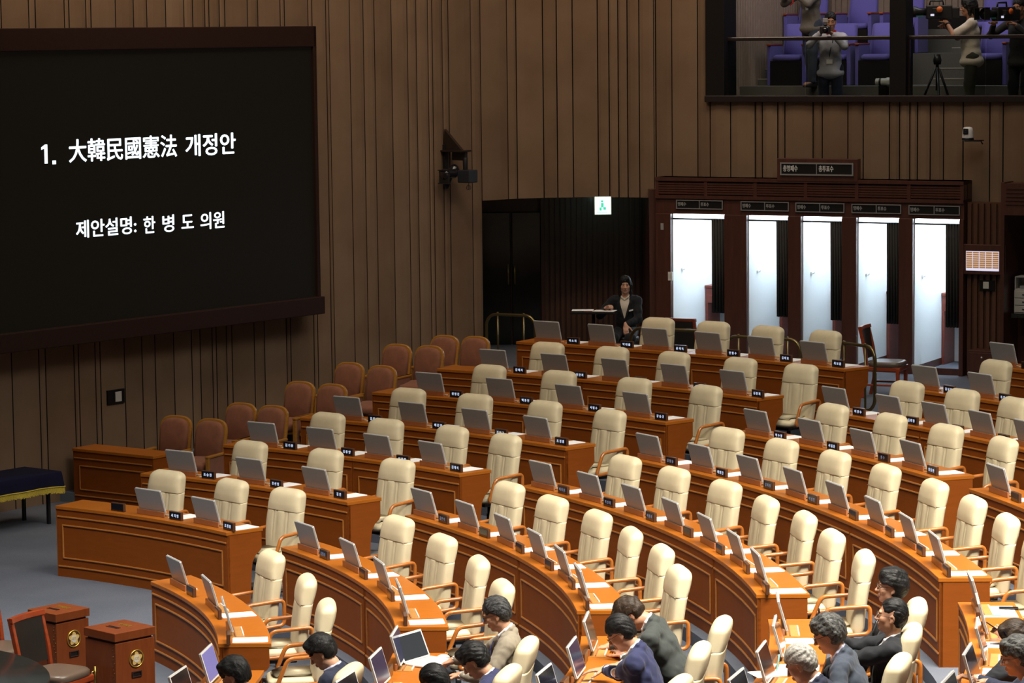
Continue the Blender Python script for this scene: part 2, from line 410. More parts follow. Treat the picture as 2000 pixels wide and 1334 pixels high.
sector(fl, R[7]-.11, R[8]-.11, .645, TL, fz[7]); sector(fl, R[7]-.11, R[8]-.11, LO, .645, ZB[7]-.75)
sector(fl, R[8]-.11, 30, .645, 1.5, ZR); sector(fl, R[8]-.11, R[9]-.13, LO, .645, ZB[8]-.75); sector(fl, R[9]-.13, 30, LO, .645, ZR)
SEATZ = [.25, .35, .50, .63, .80, .85]       # little terrace of folding seats along the left wall
SEATR = [13.0, 13.9, 15.0, 16.0, 16.9, 17.8]
for k in range(6):
    sector(fl, SEATR[k]-.55, (SEATR[k+1]-.55) if k < 5 else 20, TL-.005, 1.5, SEATZ[k])
o = fl.build('floor', 'carpet'); tag(o, kind='structure')

# walls: padded fabric strips with dark joints
WP = [(3.6-.618*9, 11.7-.786*9), (8.88, 18.42), (9.3, 18.78), (9.73, 18.98), (10.4, 19.02), (11.0, 18.86), (11.5, 18.62), (12.0, 18.30), (15.6, 16.52), (18.5, 15.05)]
_wl = [0]
for a, c in zip(WP[:-1], WP[1:]): _wl.append(_wl[-1]+math.dist(a, c))
def wall_pt(s):
    for i in range(len(WP)-1):
        if s <= _wl[i+1] or i == len(WP)-2:
            t = (s-_wl[i])/(_wl[i+1]-_wl[i]); a, c = WP[i], WP[i+1]
            d = Vector((c[0]-a[0], c[1]-a[1])).normalized()
            return Vector((lerp(a[0], c[0], t), lerp(a[1], c[1], t))), Vector((d.y, -d.x))
def wall_s(px, py=300):
    d = ray(px, py); best = None
    for i in range(len(WP)-1):
        a = np.array(WP[i]); c = np.array(WP[i+1]); e = c-a
        A = np.array([[d[0], -e[0]], [d[1], -e[1]]]); t, q = np.linalg.solve(A, a-CP[:2])
        if -1e-6 <= q <= 1+1e-6: best = _wl[i]+q*(_wl[i+1]-_wl[i])
    return best
rnd = random.Random(5)
def fabric_wall(name, seams, z0, z1, bulge=.012):
    mb = MB(); strip = []
    for a, c in zip(seams[:-1], seams[1:]):
        g = .0085; prof = [(a+.003, -.05), (a+g, 0), (a+.3*(c-a), bulge), (a+.7*(c-a), bulge), (c-g, 0), (c-.003, -.05)]
        vs = []
        for s, off in prof:
            p, nrm = wall_pt(s); q = p+nrm*off; vs += [(q.x, q.y, z0), (q.x, q.y, z1)]
        k = len(mb.f)
        mb.add(vs, [(2*i, 2*i+2, 2*i+3, 2*i+1) for i in range(1, len(prof)-2)], False)
        mb.cur = 1; mb.add(vs, [(0, 2, 3, 1), (8, 10, 11, 9)], False)
        q0, n0 = wall_pt(c-.012); q1, n1 = wall_pt(c+.012); q0 = q0-n0*.05; q1 = q1-n1*.05
        mb.add([(q0.x, q0.y, z0), (q1.x, q1.y, z0), (q1.x, q1.y, z1), (q0.x, q0.y, z1)], [(0, 1, 2, 3)], False); mb.cur = 0
        strip += [rnd.uniform(.1, .9)]*(len(mb.f)-k)
    o = mb.build(name, ['wall_fabric', 'joint_dark']); tag(o, kind='structure')
    at = o.data.attributes.new('strip', 'FLOAT', 'FACE'); at.data.foreach_set('value', strip)
    return o
S1 = [1.4, 55.4, 68.4, 125, 134, 167, 177, 225, 260, 286, 323, 358.5, 375.6, 399.4, 407.5, 427.8, 438.6, 482.7, 503, 546.6, 555, 601, 608.7, 635.6, 641.8, 681.9, 708.5, 730, 763.3, 794.4, 811.8, 834.5, 843, 862.2, 874.5, 918, 942]
sl = [wall_s(p, 5) for p in S1]; sl = [sl[0]-.35*k for k in (9, 8, 7, 5.5, 5, 4, 3.2, 2, 1)] + sl[:-1] + [_wl[1]]
fabric_wall('wall_left', sl, -.1, 10.4)
S2 = [990, 1008, 1060, 1087, 1118, 1167, 1189, 1207, 1225, 1248, 1277]
s1280 = wall_s(1282, 350)
fabric_wall('wall_back', [_wl[1]] + [wall_s(p, 100) for p in S2] + [s1280], 3.37, 10.4)
s1385 = wall_s(1387, 200)
fabric_wall('wall_back_upper', [s1280, wall_s(1313), wall_s(1363), s1385], 3.6, 10.4)
S3 = [1427, 1475, 1489, 1519, 1533, 1588, 1606, 1656, 1686, 1737, 1757, 1777, 1792, 1817, 1843, 1881]
s1881 = wall_s(1881, 300)
GZ = 4.845                                   # gallery sill height
fabric_wall('wall_gallery_front', [s1385] + [wall_s(p, 260) for p in S3], 3.6, GZ, .02)
fabric_wall('wall_right', [s1881, wall_s(1933, 300), wall_s(1959, 300), wall_s(2010, 300), wall_s(2060, 300), wall_s(2110, 300)], 3.35, GZ, .02)

cl = MB(); cl.box(-8, 30, -14, 34, 10.4, 10.6); o = cl.build('ceiling', 'off_white'); tag(o, kind='structure')

# recess behind the back wall: dark slatted lining, entrance doors on the left
rb = MB(); YB = 20.9
rb.box(8.3, 12.2, YB, YB+.12, ZR-.2, 3.5); rb.box(11.28, 11.38, 18.4, YB, ZR-.2, 3.5); rb.box(8.72, 8.82, 18.5, YB, ZR-.2, 3.5)
o = rb.build('wall_recess', 'dark_panel_wood'); tag(o, kind='structure')
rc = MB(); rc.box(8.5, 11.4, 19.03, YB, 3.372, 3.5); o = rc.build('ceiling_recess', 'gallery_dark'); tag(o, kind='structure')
rs = MB(); x = 9.80
while x < 11.25:
    rs.box(x, x+.052, YB-.045, YB, ZR, 3.4); x += .082
o = rs.build('trim_1', 'slat_wood'); tag(o, kind='structure')
d = MB(); d.box(8.84, 9.28, YB-.07, YB-.005, ZR, 3.05); d.box(9.30, 9.74, YB-.07, YB-.005, ZR, 3.05)
o = d.build('door_1', 'marble_dark', bevel=.01); tag(o, kind='structure')
h = MB()
for xx in (9.24, 9.34): h.tube([(xx, YB-.075, ZR+.92), (xx, YB-.125, ZR+.95), (xx, YB-.125, ZR+1.2), (xx, YB-.075, ZR+1.23)], .012)
h.build('door_handle', 'brass', o)
h = MB(); h.box(9.74, 9.80, YB-.1, YB-.002, ZR, 3.4); o = h.build('trim_2', 'dark_panel_wood', bevel=.005); tag(o, kind='structure')

# ------------------------------------------------------------------ voting booths along the back
BO = (11.36, 18.30); BA = math.atan2(-2.1, 4.09); BT = TR(BO[0], BO[1], ZR, BA)
ux, uy = math.cos(BA), math.sin(BA); nx, ny = -uy, ux
def bu(px, py=560):
    P = at_plane(px, py, BO, BA); return (P[0]-BO[0])*ux+(P[1]-BO[1])*uy
def bz(px, py): return at_plane(px, py, BO, BA)[2]-ZR
U0, U1 = bu(1281, 400), bu(1883, 400)
ZT = bz(1500, 421)                            # head of the openings
OP = [(1312, 1414), (1460, 1538), (1566, 1643), (1674, 1754), (1784, 1872)]
OPU = [(bu(a), bu(c)) for a, c in OP]
ZL0, ZL1 = bz(1500, 388), bz(1500, 349)
lt = MB()
lt.box(U0, U1, 0, .30, ZT, ZL0)               # sign fascia
lt.box(U0, U1, -.03, .40, ZL1-.05, ZL1); lt.box(U0, U1, -.03, .40, ZL0-.02, ZL0+.03)
nb = 6
for k in range(nb+1):
    u = lerp(U0, U1-.05, k/nb); lt.box(u, u+.05, -.02, .38, ZL0, ZL1)
for k in range(5):
    z = lerp(ZL0+.04, ZL1-.07, (k+.5)/5); lt.box(U0, U1, -.012, .02, z-.012, z+.014)
lt.box(U0, U1, .10, .16, ZL0, ZL1)
o = lt.build('trim_3', 'dark_panel_wood'); o.matrix_world = BT; tag(o, kind='structure')
bw = MB(); bw.box(U0+.02, U1, 1.72, 1.80, -.1, ZL1); bw.box(U0, U1, .02, 1.78, ZL1-.04, ZL1)
o = bw.build('wall_booths', 'dark_panel_wood'); o.matrix_world = BT; tag(o, kind='structure')
ORD = ['first', 'second', 'third', 'fourth', 'fifth', 'sixth', 'seventh', 'eighth', 'ninth']
for k, (a, c) in enumerate(OPU):
    left = U0 if k == 0 else OPU[k-1][1]+.012
    t = empty('voting_booth', label=f'white lit voting booth with grey curtain, {ORD[k]} from the exit sign', cat='voting booth', group='voting booths along the back wall')
    t.matrix_world = BT @ Matrix.Translation((a, 0, 0)); wd = c-a
    p = MB(); p.box(left-a, -.008, -.02, .06, 0, ZT); p.build('front_post', 'dark_panel_wood', t, bevel=.006)
    p = MB(); p.box(-.045, 0, .06, 1.7, 0, ZT+.2); p.build('side_panel', 'booth_white', t)
    p = MB(); p.box(wd, wd+.012, .06, 1.7, 0, ZT+.2); p.build('side_panel', 'booth_white', t)
    p = MB(); p.box(-.045, wd+.012, 1.68, 1.715, 0, ZT+.2); p.build('back_panel', 'booth_white', t)
    p = MB(); p.box(-.045, wd+.012, .06, 1.7, ZT+.16, ZT+.2); p.build('top_panel', 'booth_white', t)
    p = MB(); p.box(-.01, wd, .058, .075, 0, .09); p.box(-.003, .006, .06, 1.68, 0, .10); p.build('kick_board', 'dark_panel_wood', t)
    if k == 4:
        p = MB(); p.box(wd+.012, U1-a, -.02, .4, 0, ZT); p.build('front_post', 'dark_panel_wood', t, bevel=.006)
    p = MB(); p.box(.02, wd-.02, .10, .16, ZT-.035, ZT+.02); p.build('lamp', 'lamp_tube', t)
    l = bpy.data.lights.new('booth_lamp', 'AREA'); l.shape = 'RECTANGLE'; l.size = wd*.9; l.size_y = .9; l.energy = [30, 21, 21, 23, 34][k]; l.color = (.80, .91, 1.0)
    lo_ = bpy.data.objects.new('booth_lamp', l); COL.objects.link(lo_); lo_.parent = t; lo_.location = (wd/2, .75, ZT+.12)
    p = MB(); p.tube([(0, .05, ZT-.075), (wd, .05, ZT-.075)], .012); p.build('curtain_rod', 'black_metal', t)
    # drawn-back curtain on the right
    cw = min(.24, wd*.36); p = MB(); nn = 40; top = []; bot = []
    zb_ = [.62, .60, .58, .56, .54][k]+.12
    for i in range(nn+1):
        f_ = i/nn; yy = .05+.028*math.sin(f_*math.pi*11)
        top.append((wd+.02-cw*(1-f_)*.96, yy, ZT-.07)); bot.append((wd+.05-cw*(1-f_)*1.08, yy*1.15, zb_))
    vs = []
    for A_, B_ in zip(top, bot): vs += [A_, tuple(lerp(A_[j], B_[j], .5)+(.004 if j == 1 else 0) for j in range(3)), B_]
    p.add(vs, [(3*i+j, 3*i+3+j, 3*i+4+j, 3*i+1+j) for i in range(nn) for j in (0, 1)], True)
    cu_ = p.build('curtain', 'curtain_cloth', t); sd = cu_.modifiers.new('thick', 'SOLIDIFY'); sd.thickness = .004
    # writing shelf across the back
    hz = 1.02
    p = MB(); p.box(.005, wd-.005, 1.18, 1.67, hz-.035, hz); p.box(.005, wd-.005, 1.20, 1.66, hz-.26, hz-.035); p.box(.005, .045, 1.20, 1.66, 0, hz-.26)
    dk = p.build('writing_shelf', 'booth_desk_wood', t, bevel=.004)
    p = MB(); p.box(.06, wd-.06, 1.188, 1.2, hz-.25, hz-.14); dr = p.build('drawer', 'booth_desk_wood', dk, bevel=.003)
    p = MB(); p.ell((wd*.62, 1.178, hz-.195), (.013, .012, .013)); p.build('knob', 'silver_edge', dr)
    p = MB(); p.box(-.002, .02, .34, .40, 1.30, 1.34); p.tube([(.0, .37, 1.32), (.04, .37, 1.32), (.05, .37, 1.34)], .006); p.build('coat_hook', 'silver_edge', t)
def sign(px0, py0, px1, py1, t1, t2, size, fit, mat, label, rim=.02, backing=None, dy=-.012):
    P0 = at_plane(px0, py0, (BO[0]+nx*dy, BO[1]+ny*dy), BA); P1 = at_plane(px1, py1, (BO[0]+nx*dy, BO[1]+ny*dy), BA)
    wd = math.dist(P0[:2], P1[:2]); ht = P0[2]-P1[2]
    t = empty('counter_sign', label=label, cat='sign', group='ballot counting signs')
    t.matrix_world = Matrix.Translation((P0[0], P0[1], P1[2])) @ Matrix.Rotation(BA, 4, 'Z')
    if backing:
        p = MB(); p.box(-backing, wd+backing, .012, .14, -backing*1.5, ht+backing); p.build('backing_board', 'dark_panel_wood', t, bevel=.006)
    p = MB(); p.box(0, wd, 0, .012, 0, ht); p.build('face', 'sign_black', t)
    p = MB()
    for b_ in ((0, wd, ht-rim, ht), (0, wd, 0, rim), (0, rim, rim, ht-rim), (wd-rim, wd, rim, ht-rim), (wd/2-.005, wd/2+.005, rim, ht-rim)): p.box(b_[0], b_[1], -.012, 0, b_[2], b_[3])
    p.build('frame', 'frame_grey', t)
    Rx = Matrix.Rotation(math.pi/2, 4, 'X')
    text('lettering', t1, size, mat, t, Matrix.Translation((rim*2.2, -.003, ht*.50)) @ Rx, fit=fit, bold=.0025)
    text('lettering', t2, size, mat, t, Matrix.Translation((wd/2+rim*1.6, -.003, ht*.50)) @ Rx, fit=fit, bold=.0025)
SG = [(1321, 390, 1412, 409.5), (1447, 393, 1541, 413), (1554, 395.5, 1649.5, 416), (1663.5, 398, 1760.5, 418), (1775, 400.5, 1875, 421)]
for k, q in enumerate(SG): sign(*q, '명패수', '투표수', .062, .125, 'letter_dim', f'small black counter sign above the {ORD[k]} voting booth from the exit sign', .012)
sign(1524, 317, 1667, 344, '총명패수', '총투표수', .095, .215, 'letter_grey', 'large framed double counter sign on the louvred beam over the booths', .02, .055, -.05)
# slatted pier right of the booths and the next bay
pr = MB()
ue = bu(1957, 400); pr.box(U1+.01, ue, .12, .3, -.1, bz(1900, 396))
u = U1+.03
while u < ue-.05: pr.box(u, u+.05, .07, .12, 0, bz(1900, 398)); u += .088
o = pr.build('wall_pier', 'slat_wood'); o.matrix_world = BT; tag(o, kind='structure')
pq = MB(); pq.box(ue, ue+.05, -.05, 1.2, 0, bz(1970, 356)); pq.box(ue+.05, ue+1.2, -.05, .3, bz(1980, 420), bz(1970, 358))
for k in range(5): 
    z = lerp(bz(1980, 398), bz(1980, 368), k/4); pq.box(ue+.07, ue+1.2, -.062, -.04, z-.01, z+.012)
pq.box(ue+.05, ue+1.3, 1.15, 1.3, -.1, bz(1980, 420)); pq.box(ue+.05, ue+1.3, .6, .7, -.1, bz(1985, 625))
o = pq.build('trim_4', 'dark_panel_wood'); o.matrix_world = BT; tag(o, kind='structure')
def on_pier(name, px0, py0, px1, py1, dy, label, cat):
    P0 = at_plane(px0, py0, (BO[0]+nx*dy, BO[1]+ny*dy), BA); P1 = at_plane(px1, py1, (BO[0]+nx*dy, BO[1]+ny*dy), BA)
    t = empty(name, label=label, cat=cat); t.matrix_world = Matrix.Translation((P0[0], P0[1], P1[2])) @ Matrix.Rotation(BA, 4, 'Z')
    return t, math.dist(P0[:2], P1[:2]), P0[2]-P1[2]
t, wd, ht = on_pier('wall_monitor', 1887, 490, 1951, 530, .0, 'small lit wall screen showing a grid of orange cells, right of the booths', 'screen')
p = MB(); p.box(-.05, wd+.09, 0, .07, -.05, ht+.09); p.build('housing', 'dark_panel_wood', t, bevel=.006)
p = MB(); p.box(0, wd, -.004, 0, 0, ht); p.build('display', 'ui_white', t)
p = MB()
for i in range(5):
    for j in range(8):
        x0 = wd*(.012+.199*i); z0 = ht*(.13+.107*j); p.box(x0, x0+wd*.18, -.006, -.004, z0, z0+ht*.085)
p.build('display_cells', 'ui_orange', t)
t, wd, ht = on_pier('wall_switch', 1913, 547, 1943, 568, .05, 'white switch on black plate under the small wall screen', 'switch')
p = MB(); p.box(0, wd, 0, .02, 0, ht); p.build('plate', 'gallery_dark', t, bevel=.003)
p = MB(); p.box(wd*.25, wd*.62, -.012, 0, ht*.18, ht*.85); p.build('rocker', 'off_white', t, bevel=.003)
t, wd, ht = on_pier('low_cabinet', 1890, 684, 1940, 733, -.22, 'dark low cabinet with a lock under the slatted pier', 'cabinet')
p = MB(); p.box(0, wd, 0, .28, -.06, ht); p.build('body', 'dark_panel_wood', t, bevel=.006)
p = MB(); p.box(.02, wd-.02, -.012, 0, 0, ht-.03); dd = p.build('door', 'dark_panel_wood', t, bevel=.004)
p = MB(); p.ell((wd*.55, -.014, ht*.72), (.012, .008, .012)); p.build('lock', 'silver_edge', dd)
t, wd, ht = on_pier('drawer_unit', 1981, 540, 2012, 612, .25, 'pale desktop drawer unit at the right edge, beside the pier', 'drawers')
wd = .34
p = MB(); p.box(0, wd, 0, .3, 0, ht*.62); p.box(0, wd, .02, .3, ht*.62, ht*.66); p.box(0, .015, .02, .3, ht*.66, ht); p.box(wd-.015, wd, .02, .3, ht*.66, ht); p.box(0, wd, .02, .3, ht*.97, ht); p.box(0, wd, .28, .3, ht*.6, ht); p.build('case', 'off_white', t, bevel=.004)
for j in range(3):
    p = MB(); p.box(.012, wd-.012, -.012, 0, ht*(.02+.2*j), ht*(.19+.2*j)); q = p.build('drawer', 'off_white', t, bevel=.003)
    p = MB(); p.box(wd*.35, wd*.65, -.024, -.01, ht*(.10+.2*j), ht*(.12+.2*j)); p.build('handle', 'black_plastic', q)
p = MB(); p.box(.06, .26, .06, .2, ht*.66, ht*.74); p.build('tray_item', 'grey_plastic', t)
t, wd, ht = on_pier('side_shelf', 1975, 612, 2012, 622, .1, 'dark shiny shelf carrying the pale drawer unit', 'shelf')
p = MB(); p.box(0, .6, 0, .62, 0, ht); p.build('board', 'black_stone', t)

# intercom and light switch by the first booth
t, wd, ht = on_pier('light_switch', 1304.5, 531, 1313, 548, -.022, 'white double light switch on the jamb of the leftmost booth', 'switch')
p = MB(); p.box(0, wd, 0, .02, 0, ht); p.build('plate', 'white_plastic', t, bevel=.002)
p = MB(); p.box(wd*.18, wd*.42, -.006, 0, ht*.25, ht*.75); p.build('rocker', 'off_white', t); p = MB(); p.box(wd*.58, wd*.82, -.006, 0, ht*.25, ht*.75); p.build('rocker', 'off_white', t)
t, wd, ht = on_pier('door_sensor', 1290, 436, 1296, 449, -.022, 'tiny grey sensor on the wood jamb below the beam', 'sensor')
p = MB(); p.box(0, wd, 0, .03, 0, ht); tag(p.build('case', 'grey_plastic', t, bevel=.003))
# exit sign hanging at the mouth of the recess
P0 = at_plane(1162, 385, (9.7, 18.9), 0); P1 = at_plane(1193, 418, (9.7, 18.9), 0)
t = empty('exit_sign', (P0[0], 18.9, P1[2]), 0, 'glowing green and white exit sign hanging over the dark recess', 'sign')
wd, ht = P1[0]-P0[0], P0[2]-P1[2]
p = MB(); p.box(-.01, wd+.01, 0, .05, -.01, ht+.01); p.build('housing', 'off_white', t)
p = MB(); p.box(0, wd, -.004, 0, 0, ht); p.build('face', 'exit_face', t)
p = MB(); p.ell((wd*.45, -.006, ht*.75), (.018, .003, .018)); p.box(wd*.38, wd*.55, -.008, -.004, ht*.4, ht*.66); p.box(wd*.28, wd*.42, -.008, -.004, ht*.2, ht*.4); p.box(wd*.52, wd*.7, -.008, -.004, ht*.25, ht*.42); p.box(wd*.1, wd*.8, -.008, -.004, ht*.1, ht*.13); p.build('running_figure', 'exit_green', t)
l = bpy.data.lights.new('exit_glow', 'AREA'); l.size = .2; l.energy = .7; l.color = (.6, 1, .85); lo_ = bpy.data.objects.new('exit_glow', l); COL.objects.link(lo_); lo_.parent = t; lo_.location = (wd/2, .06, ht*.3); lo_.rotation_euler = (math.pi/2, 0, 0)
# ------------------------------------------------------------------ big display on the left wall
WA_ = math.atan2(.786, .618); wd_, wn_ = Vector((.618, .786, 0)), Vector((.786, -.618, 0))
SP = Vector((3.6, 11.7, 0))+wn_*.30
def on_wall(px, py, off=.30):
    P = at_plane(px, py, tuple((Vector((3.6, 11.7, 0))+wn_*off)[:2]), WA_); return (Vector(P)-SP).dot(wd_), P[2]
sR, zT = on_wall(612, 51); sR2, zB = on_wall(623, 612); sR = (sR+sR2)/2
sL = on_wall(-60, 60)[0]-.9
t = empty('display_screen', label='huge black wall screen in maroon frame showing white lettering', cat='screen')
t.matrix_world = Matrix.Translation(SP) @ Matrix.Rotation(WA_, 4, 'Z')
ft, fb, fr = .27, .23, .06
p = MB(); p.box(sL, sR, .02, .29, zB, zT); p.build('housing', 'frame_maroon', t)
p = MB(); p.box(sL, sR, -.05, .02, zT-ft, zT); p.box(sL, sR+.02, -.10, .02, zB, zB+fb); p.box(sR-fr, sR, -.05, .02, zB, zT); p.box(sL, sL+fr, -.05, .02, zB, zT); p.build('frame', 'frame_maroon', t, bevel=.01)
p = MB(); p.box(sL+fr, sR-fr, -.004, .02, zB+fb, zT-ft); p.build('panel', 'screen_panel', t)
RX = Matrix.Rotation(math.pi/2, 4, 'X')
def screen_line(body, x0, y0, x1, y1, hpx, bold):
    s0, z0 = on_wall(x0, y0); s1, z1 = on_wall(x1, y1)
    text('lettering', body, hpx/155., 'screen_text', t, Matrix.Translation((s0, -.008, (z0+z1)/2)) @ RX, bold=bold, fit=s1-s0)
s0, z0 = on_wall(80, 320); s1, z1 = on_wall(95, 282); X_ = Matrix.Translation((s0, -.004, z0)) @ RX; w1, h1 = s1-s0, z1-z0
p = MB(); p.prism([(w1*.42, 0), (w1*.78, 0), (w1*.78, h1), (w1*.50, h1), (w1*.05, h1*.86), (w1*.05, h1*.73), (w1*.42, h1*.80)], 0, .004, X_); p.build('lettering', 'screen_text', t)
s0, z0 = on_wall(102, 321); p = MB(); p.box(s0, s0+.055, -.008, -.004, z0, z0+.045); p.build('lettering', 'screen_text', t)
screen_line('大韓民國憲法', 134, 297, 344, 290, 46, .006)
screen_line('개정안', 362, 288, 459, 283, 46, .007)
screen_line('제안설명:', 148, 450, 265, 443, 36, .005)
for ch, a, c, y in (('한', 280, 302, 442), ('병', 317, 339, 439), ('도', 354, 377, 436)): screen_line(ch, a, y, c, y, 36, .005)
screen_line('의원', 391, 434, 437, 432, 36, .005)

# framed wall switch and remote camera on the left wall
s0, z0 = on_wall(207, 763, 0); s1, z1 = on_wall(241, 786, 0)
t = empty('wall_switch', label='white switch in black frame low on the wall under the big screen', cat='switch'); t.matrix_world = Matrix.Translation(Vector((3.6, 11.7, 0))) @ Matrix.Rotation(WA_, 4, 'Z')
p = MB(); p.box(s0, s1, -.03, .01, z1, z0); p.build('plate', 'gallery_dark', t, bevel=.004)
p = MB(); p.box(lerp(s0, s1, .42), lerp(s0, s1, .78), -.042, -.03, lerp(z1, z0, .15), lerp(z1, z0, .85)); p.build('rocker', 'off_white', t, bevel=.004)

s0, z0 = on_wall(868, 310, 0)
t = empty('bracket_camera', label='black broadcast camera on a bracket with hood, high on the left wall', cat='camera')
t.matrix_world = Matrix.Translation(Vector((3.6, 11.7, 0))+wd_*s0+Vector((0, 0, z0))) @ Matrix.Rotation(WA_, 4, 'Z')
# local: x along wall to the right, -y into the room
p = MB(); p.add([(-.02, -.02, .42), (-.02, -.0, .12), (-.02, -.34, .12), (.03, -.02, .42), (.03, 0, .12), (.03, -.34, .12)], [(0, 1, 2), (5, 4, 3), (0, 2, 5, 3), (0, 3, 4, 1), (1, 4, 5, 2)], False)
p.box(-.10, .14, -.38, 0, .10, .125); p.build('hood_bracket', 'rail_dark', t, bevel=.004)
p = MB(); p.box(-.04, .04, -.04, 0, -.42, .2); p.tube([(0, -.03, -.42), (.0, -.20, -.12)], .009); p.tube([(0.03, -.03, -.42), (.06, -.16, -.12)], .009); p.build('wall_post', 'black_metal', t)
p = MB(); p.box(.02, .08, -.36, -.12, -.02, .10); p.lathe([(.035, -.16), (.035, .02)], 12, TR(.05, -.34, 0)); p.build('suspension_arm', 'black_plastic', t, bevel=.006)
p = MB(); p.box(-.06, .13, -.50, -.28, -.33, -.15); p.build('camera_body', 'blue_black_box', t, bevel=.012)
p = MB(); p.lathe([(.06, 0), (.072, .06), (.06, .12), (.075, .20), (.075, .26)], 16, TR(-.02, -.22, -.20, 0, -math.pi/2)); p.ell((-.02, -.2, -.16), (.08, .07, .09)); p.build('lens', 'lens_glass', t)
p = MB(); p.box(-.27, -.25, -.30, -.12, -.33, -.15); p.box(-.29, -.25, -.31, -.11, -.34, -.325); p.box(-.29, -.25, -.31, -.11, -.155, -.14); p.build('matte_box', 'black_plastic', t, bevel=.006)
p = MB()
for q in range(2): p.tube([(.03+.03*q+.03*math.cos(a), -.4, -.40+.035*math.sin(a)) for a in [i*math.pi/6 for i in range(13)]], .004, 6)
p.tube([(.05, -.4, -.33), (.045, -.4, -.38)], .004, 6); p.build('cable', 'black_plastic', t)

P = at_plane(1893, 262, (15.6-.10, 16.45-.22), BA)
t = empty('dome_camera', (P[0], P[1], P[2]), BA, 'small white pan and tilt camera on the wall right of the gallery', 'camera')
p = MB(); p.box(-.03, .17, -.12, .12, -.095, -.08); p.tube([(.13, .1, -.09), (.15, .12, -.14)], .008); p.build('bracket', 'gallery_dark', t)
p = MB(); p.lathe([(.075, -.08), (.078, -.04), (.07, .05), (.06, .09), (.03, .10)], 20, TR(0, -.06, 0)); p.build('body', 'white_plastic', t)
p = MB(); p.box(-.04, .03, -.145, -.12, .0, .08); p.lathe([(.022, 0), (.022, .03)], 12, TR(-.005, -.135, .04, 0, 0, math.pi/2)); p.build('lens', 'lens_glass', t, bevel=.004)
p = MB(); p.lathe([(.08, -.075), (.08, -.045)], 20, TR(0, -.06, 0)); p.build('base_band', 'black_plastic', t)

# ------------------------------------------------------------------ desks
def arc(r, T): return [(r*math.cos(t), r*math.sin(t)) for t in T]
def arc_bar(mb, ra, rb, z0, z1, fa, fb, n):
    """solid bar between radii ra and rb; fa(r), fb(r) give the end angles at a radius"""
    rings = []
    for i in range(n+1):
        q = i/n; ta = lerp(fa(ra), fb(ra), q); tb = lerp(fa(rb), fb(rb), q)
        rings.append([pol(ra, ta, z0), pol(rb, tb, z0), pol(rb, tb, z1), pol(ra, ta, z1)])
    mb.loft(rings, sm=False)
def end_panel(mb, r, z0, z1, f, side, th=.028):
    """upright end board: full depth under the top, stepped back lower down for the knees"""
    D = DEPTH; h = z1-z0
    prof = [(0, 0), (D*.62, 0), (D*.66, h*.42), (D*.70, h*.58), (D*.80, h*.68), (D*.93, h*.735), (D*.97, h*.77), (D*.97, h), (0, h)]
    a, b_ = f(r), f(r+D); A = Vector(pol(r, a)); B_ = Vector(pol(r+D, b_)); e = (B_-A).normalized(); nn = Vector((-e.y, e.x, 0))*side
    vs = [A+e*x+Vector((0, 0, z0+z)) for x, z in prof]; vs += [v-nn*th for v in vs]; k = len(prof)
    mb.add(vs, [tuple(range(k)), tuple(reversed(range(k, 2*k)))]+[(i, (i+1) % k, k+(i+1) % k, k+i) for i in range(k)], False)
def desk(r, z, f0, f1, label, zfloor=None, D=DEPTH, group='long curved members desks'):
    """f0/f1: end angle as a function of radius, f0 > f1 (f0 is the left end seen from the gallery)"""
    zf = z-.75 if zfloor is None else zfloor
    tm = (f0(r)+f1(r))/2; c = Vector(pol(r, tm, zf))
    t = empty('curved_desk', c, tm, label, 'desk', group)
    inv = (Matrix.Translation(c) @ Matrix.Rotation(tm, 4, 'Z')).inverted()
    n = max(3, int((f0(r)-f1(r))*34))
    def fin(mb, name, mat, bev=0.):
        mb.v = [tuple(inv @ Vector(v)) for v in mb.v]; return mb.build(name, mat, t, bevel=bev)
    mb = MB(); arc_bar(mb, r-.012, r+D+.008, z-.036, z, f0, f1, n); fin(mb, 'desktop', 'desk_top_wood', .004)
    e = .022
    g0 = lambda rr: f0(rr)-.004/rr; g1 = lambda rr: f1(rr)+.004/rr
    mb = MB(); arc_bar(mb, r, r+.028, zf, z-.036, g0, g1, n); fin(mb, 'front_panel', 'desk_wood')
    mb = MB(); end_panel(mb, r, zf, z-.036, g0, 1); fin(mb, 'end_panel', 'desk_wood', .003)
    mb = MB(); end_panel(mb, r, zf, z-.036, g1, -1); fin(mb, 'end_panel', 'desk_wood', .003)
    mb = MB(); k0 = lambda rr: f0(rr)-.036/rr; k1 = lambda rr: f1(rr)+.036/rr; arc_bar(mb, r+.03, r+D-.03, z-.19, z-.17, k0, k1, n); arc_bar(mb, r+D-.05, r+D-.03, z-.19, z-.036, k0, k1, n); fin(mb, 'under_shelf', 'desk_wood')
    w_ = .012
    def trim(name, zz):
        mb = MB(); h0 = lambda rr: f0(rr)-.02/r; h1 = lambda rr: f1(rr)+.02/r
        arc_bar(mb, r-w_, r+.004, zz-.008, zz+.008, h0, h1, n); fin(mb, name, 'trim_wood', .004)
    trim('upper_trim', z-.112); trim('lower_trim', zf+.112)
    mb = MB(); m_ = .085; h0 = lambda rr: f0(rr)-m_/r; h1 = lambda rr: f1(rr)+m_/r
    arc_bar(mb, r-w_, r+.004, z-.208, z-.193, h0, h1, n); arc_bar(mb, r-w_, r+.004, zf+.195, zf+.21, h0, h1, n)
    for s_, hh in ((-1, h0), (1, h1)): arc_bar(mb, r-w_, r+.004, zf+.195, z-.193, hh, (lambda rr, hh=hh, s_=s_: hh(rr)+s_*.015/r), 1)
    fin(mb, 'panel_frame', 'trim_wood', .004)
    return t
K = lambda v: (lambda rr: v)
ROWN = {1: 'front', 2: 'second', 3: 'third', 4: 'fourth', 5: 'fifth', 6: 'sixth', 7: 'seventh', 8: 'eighth', 9: 'ninth'}
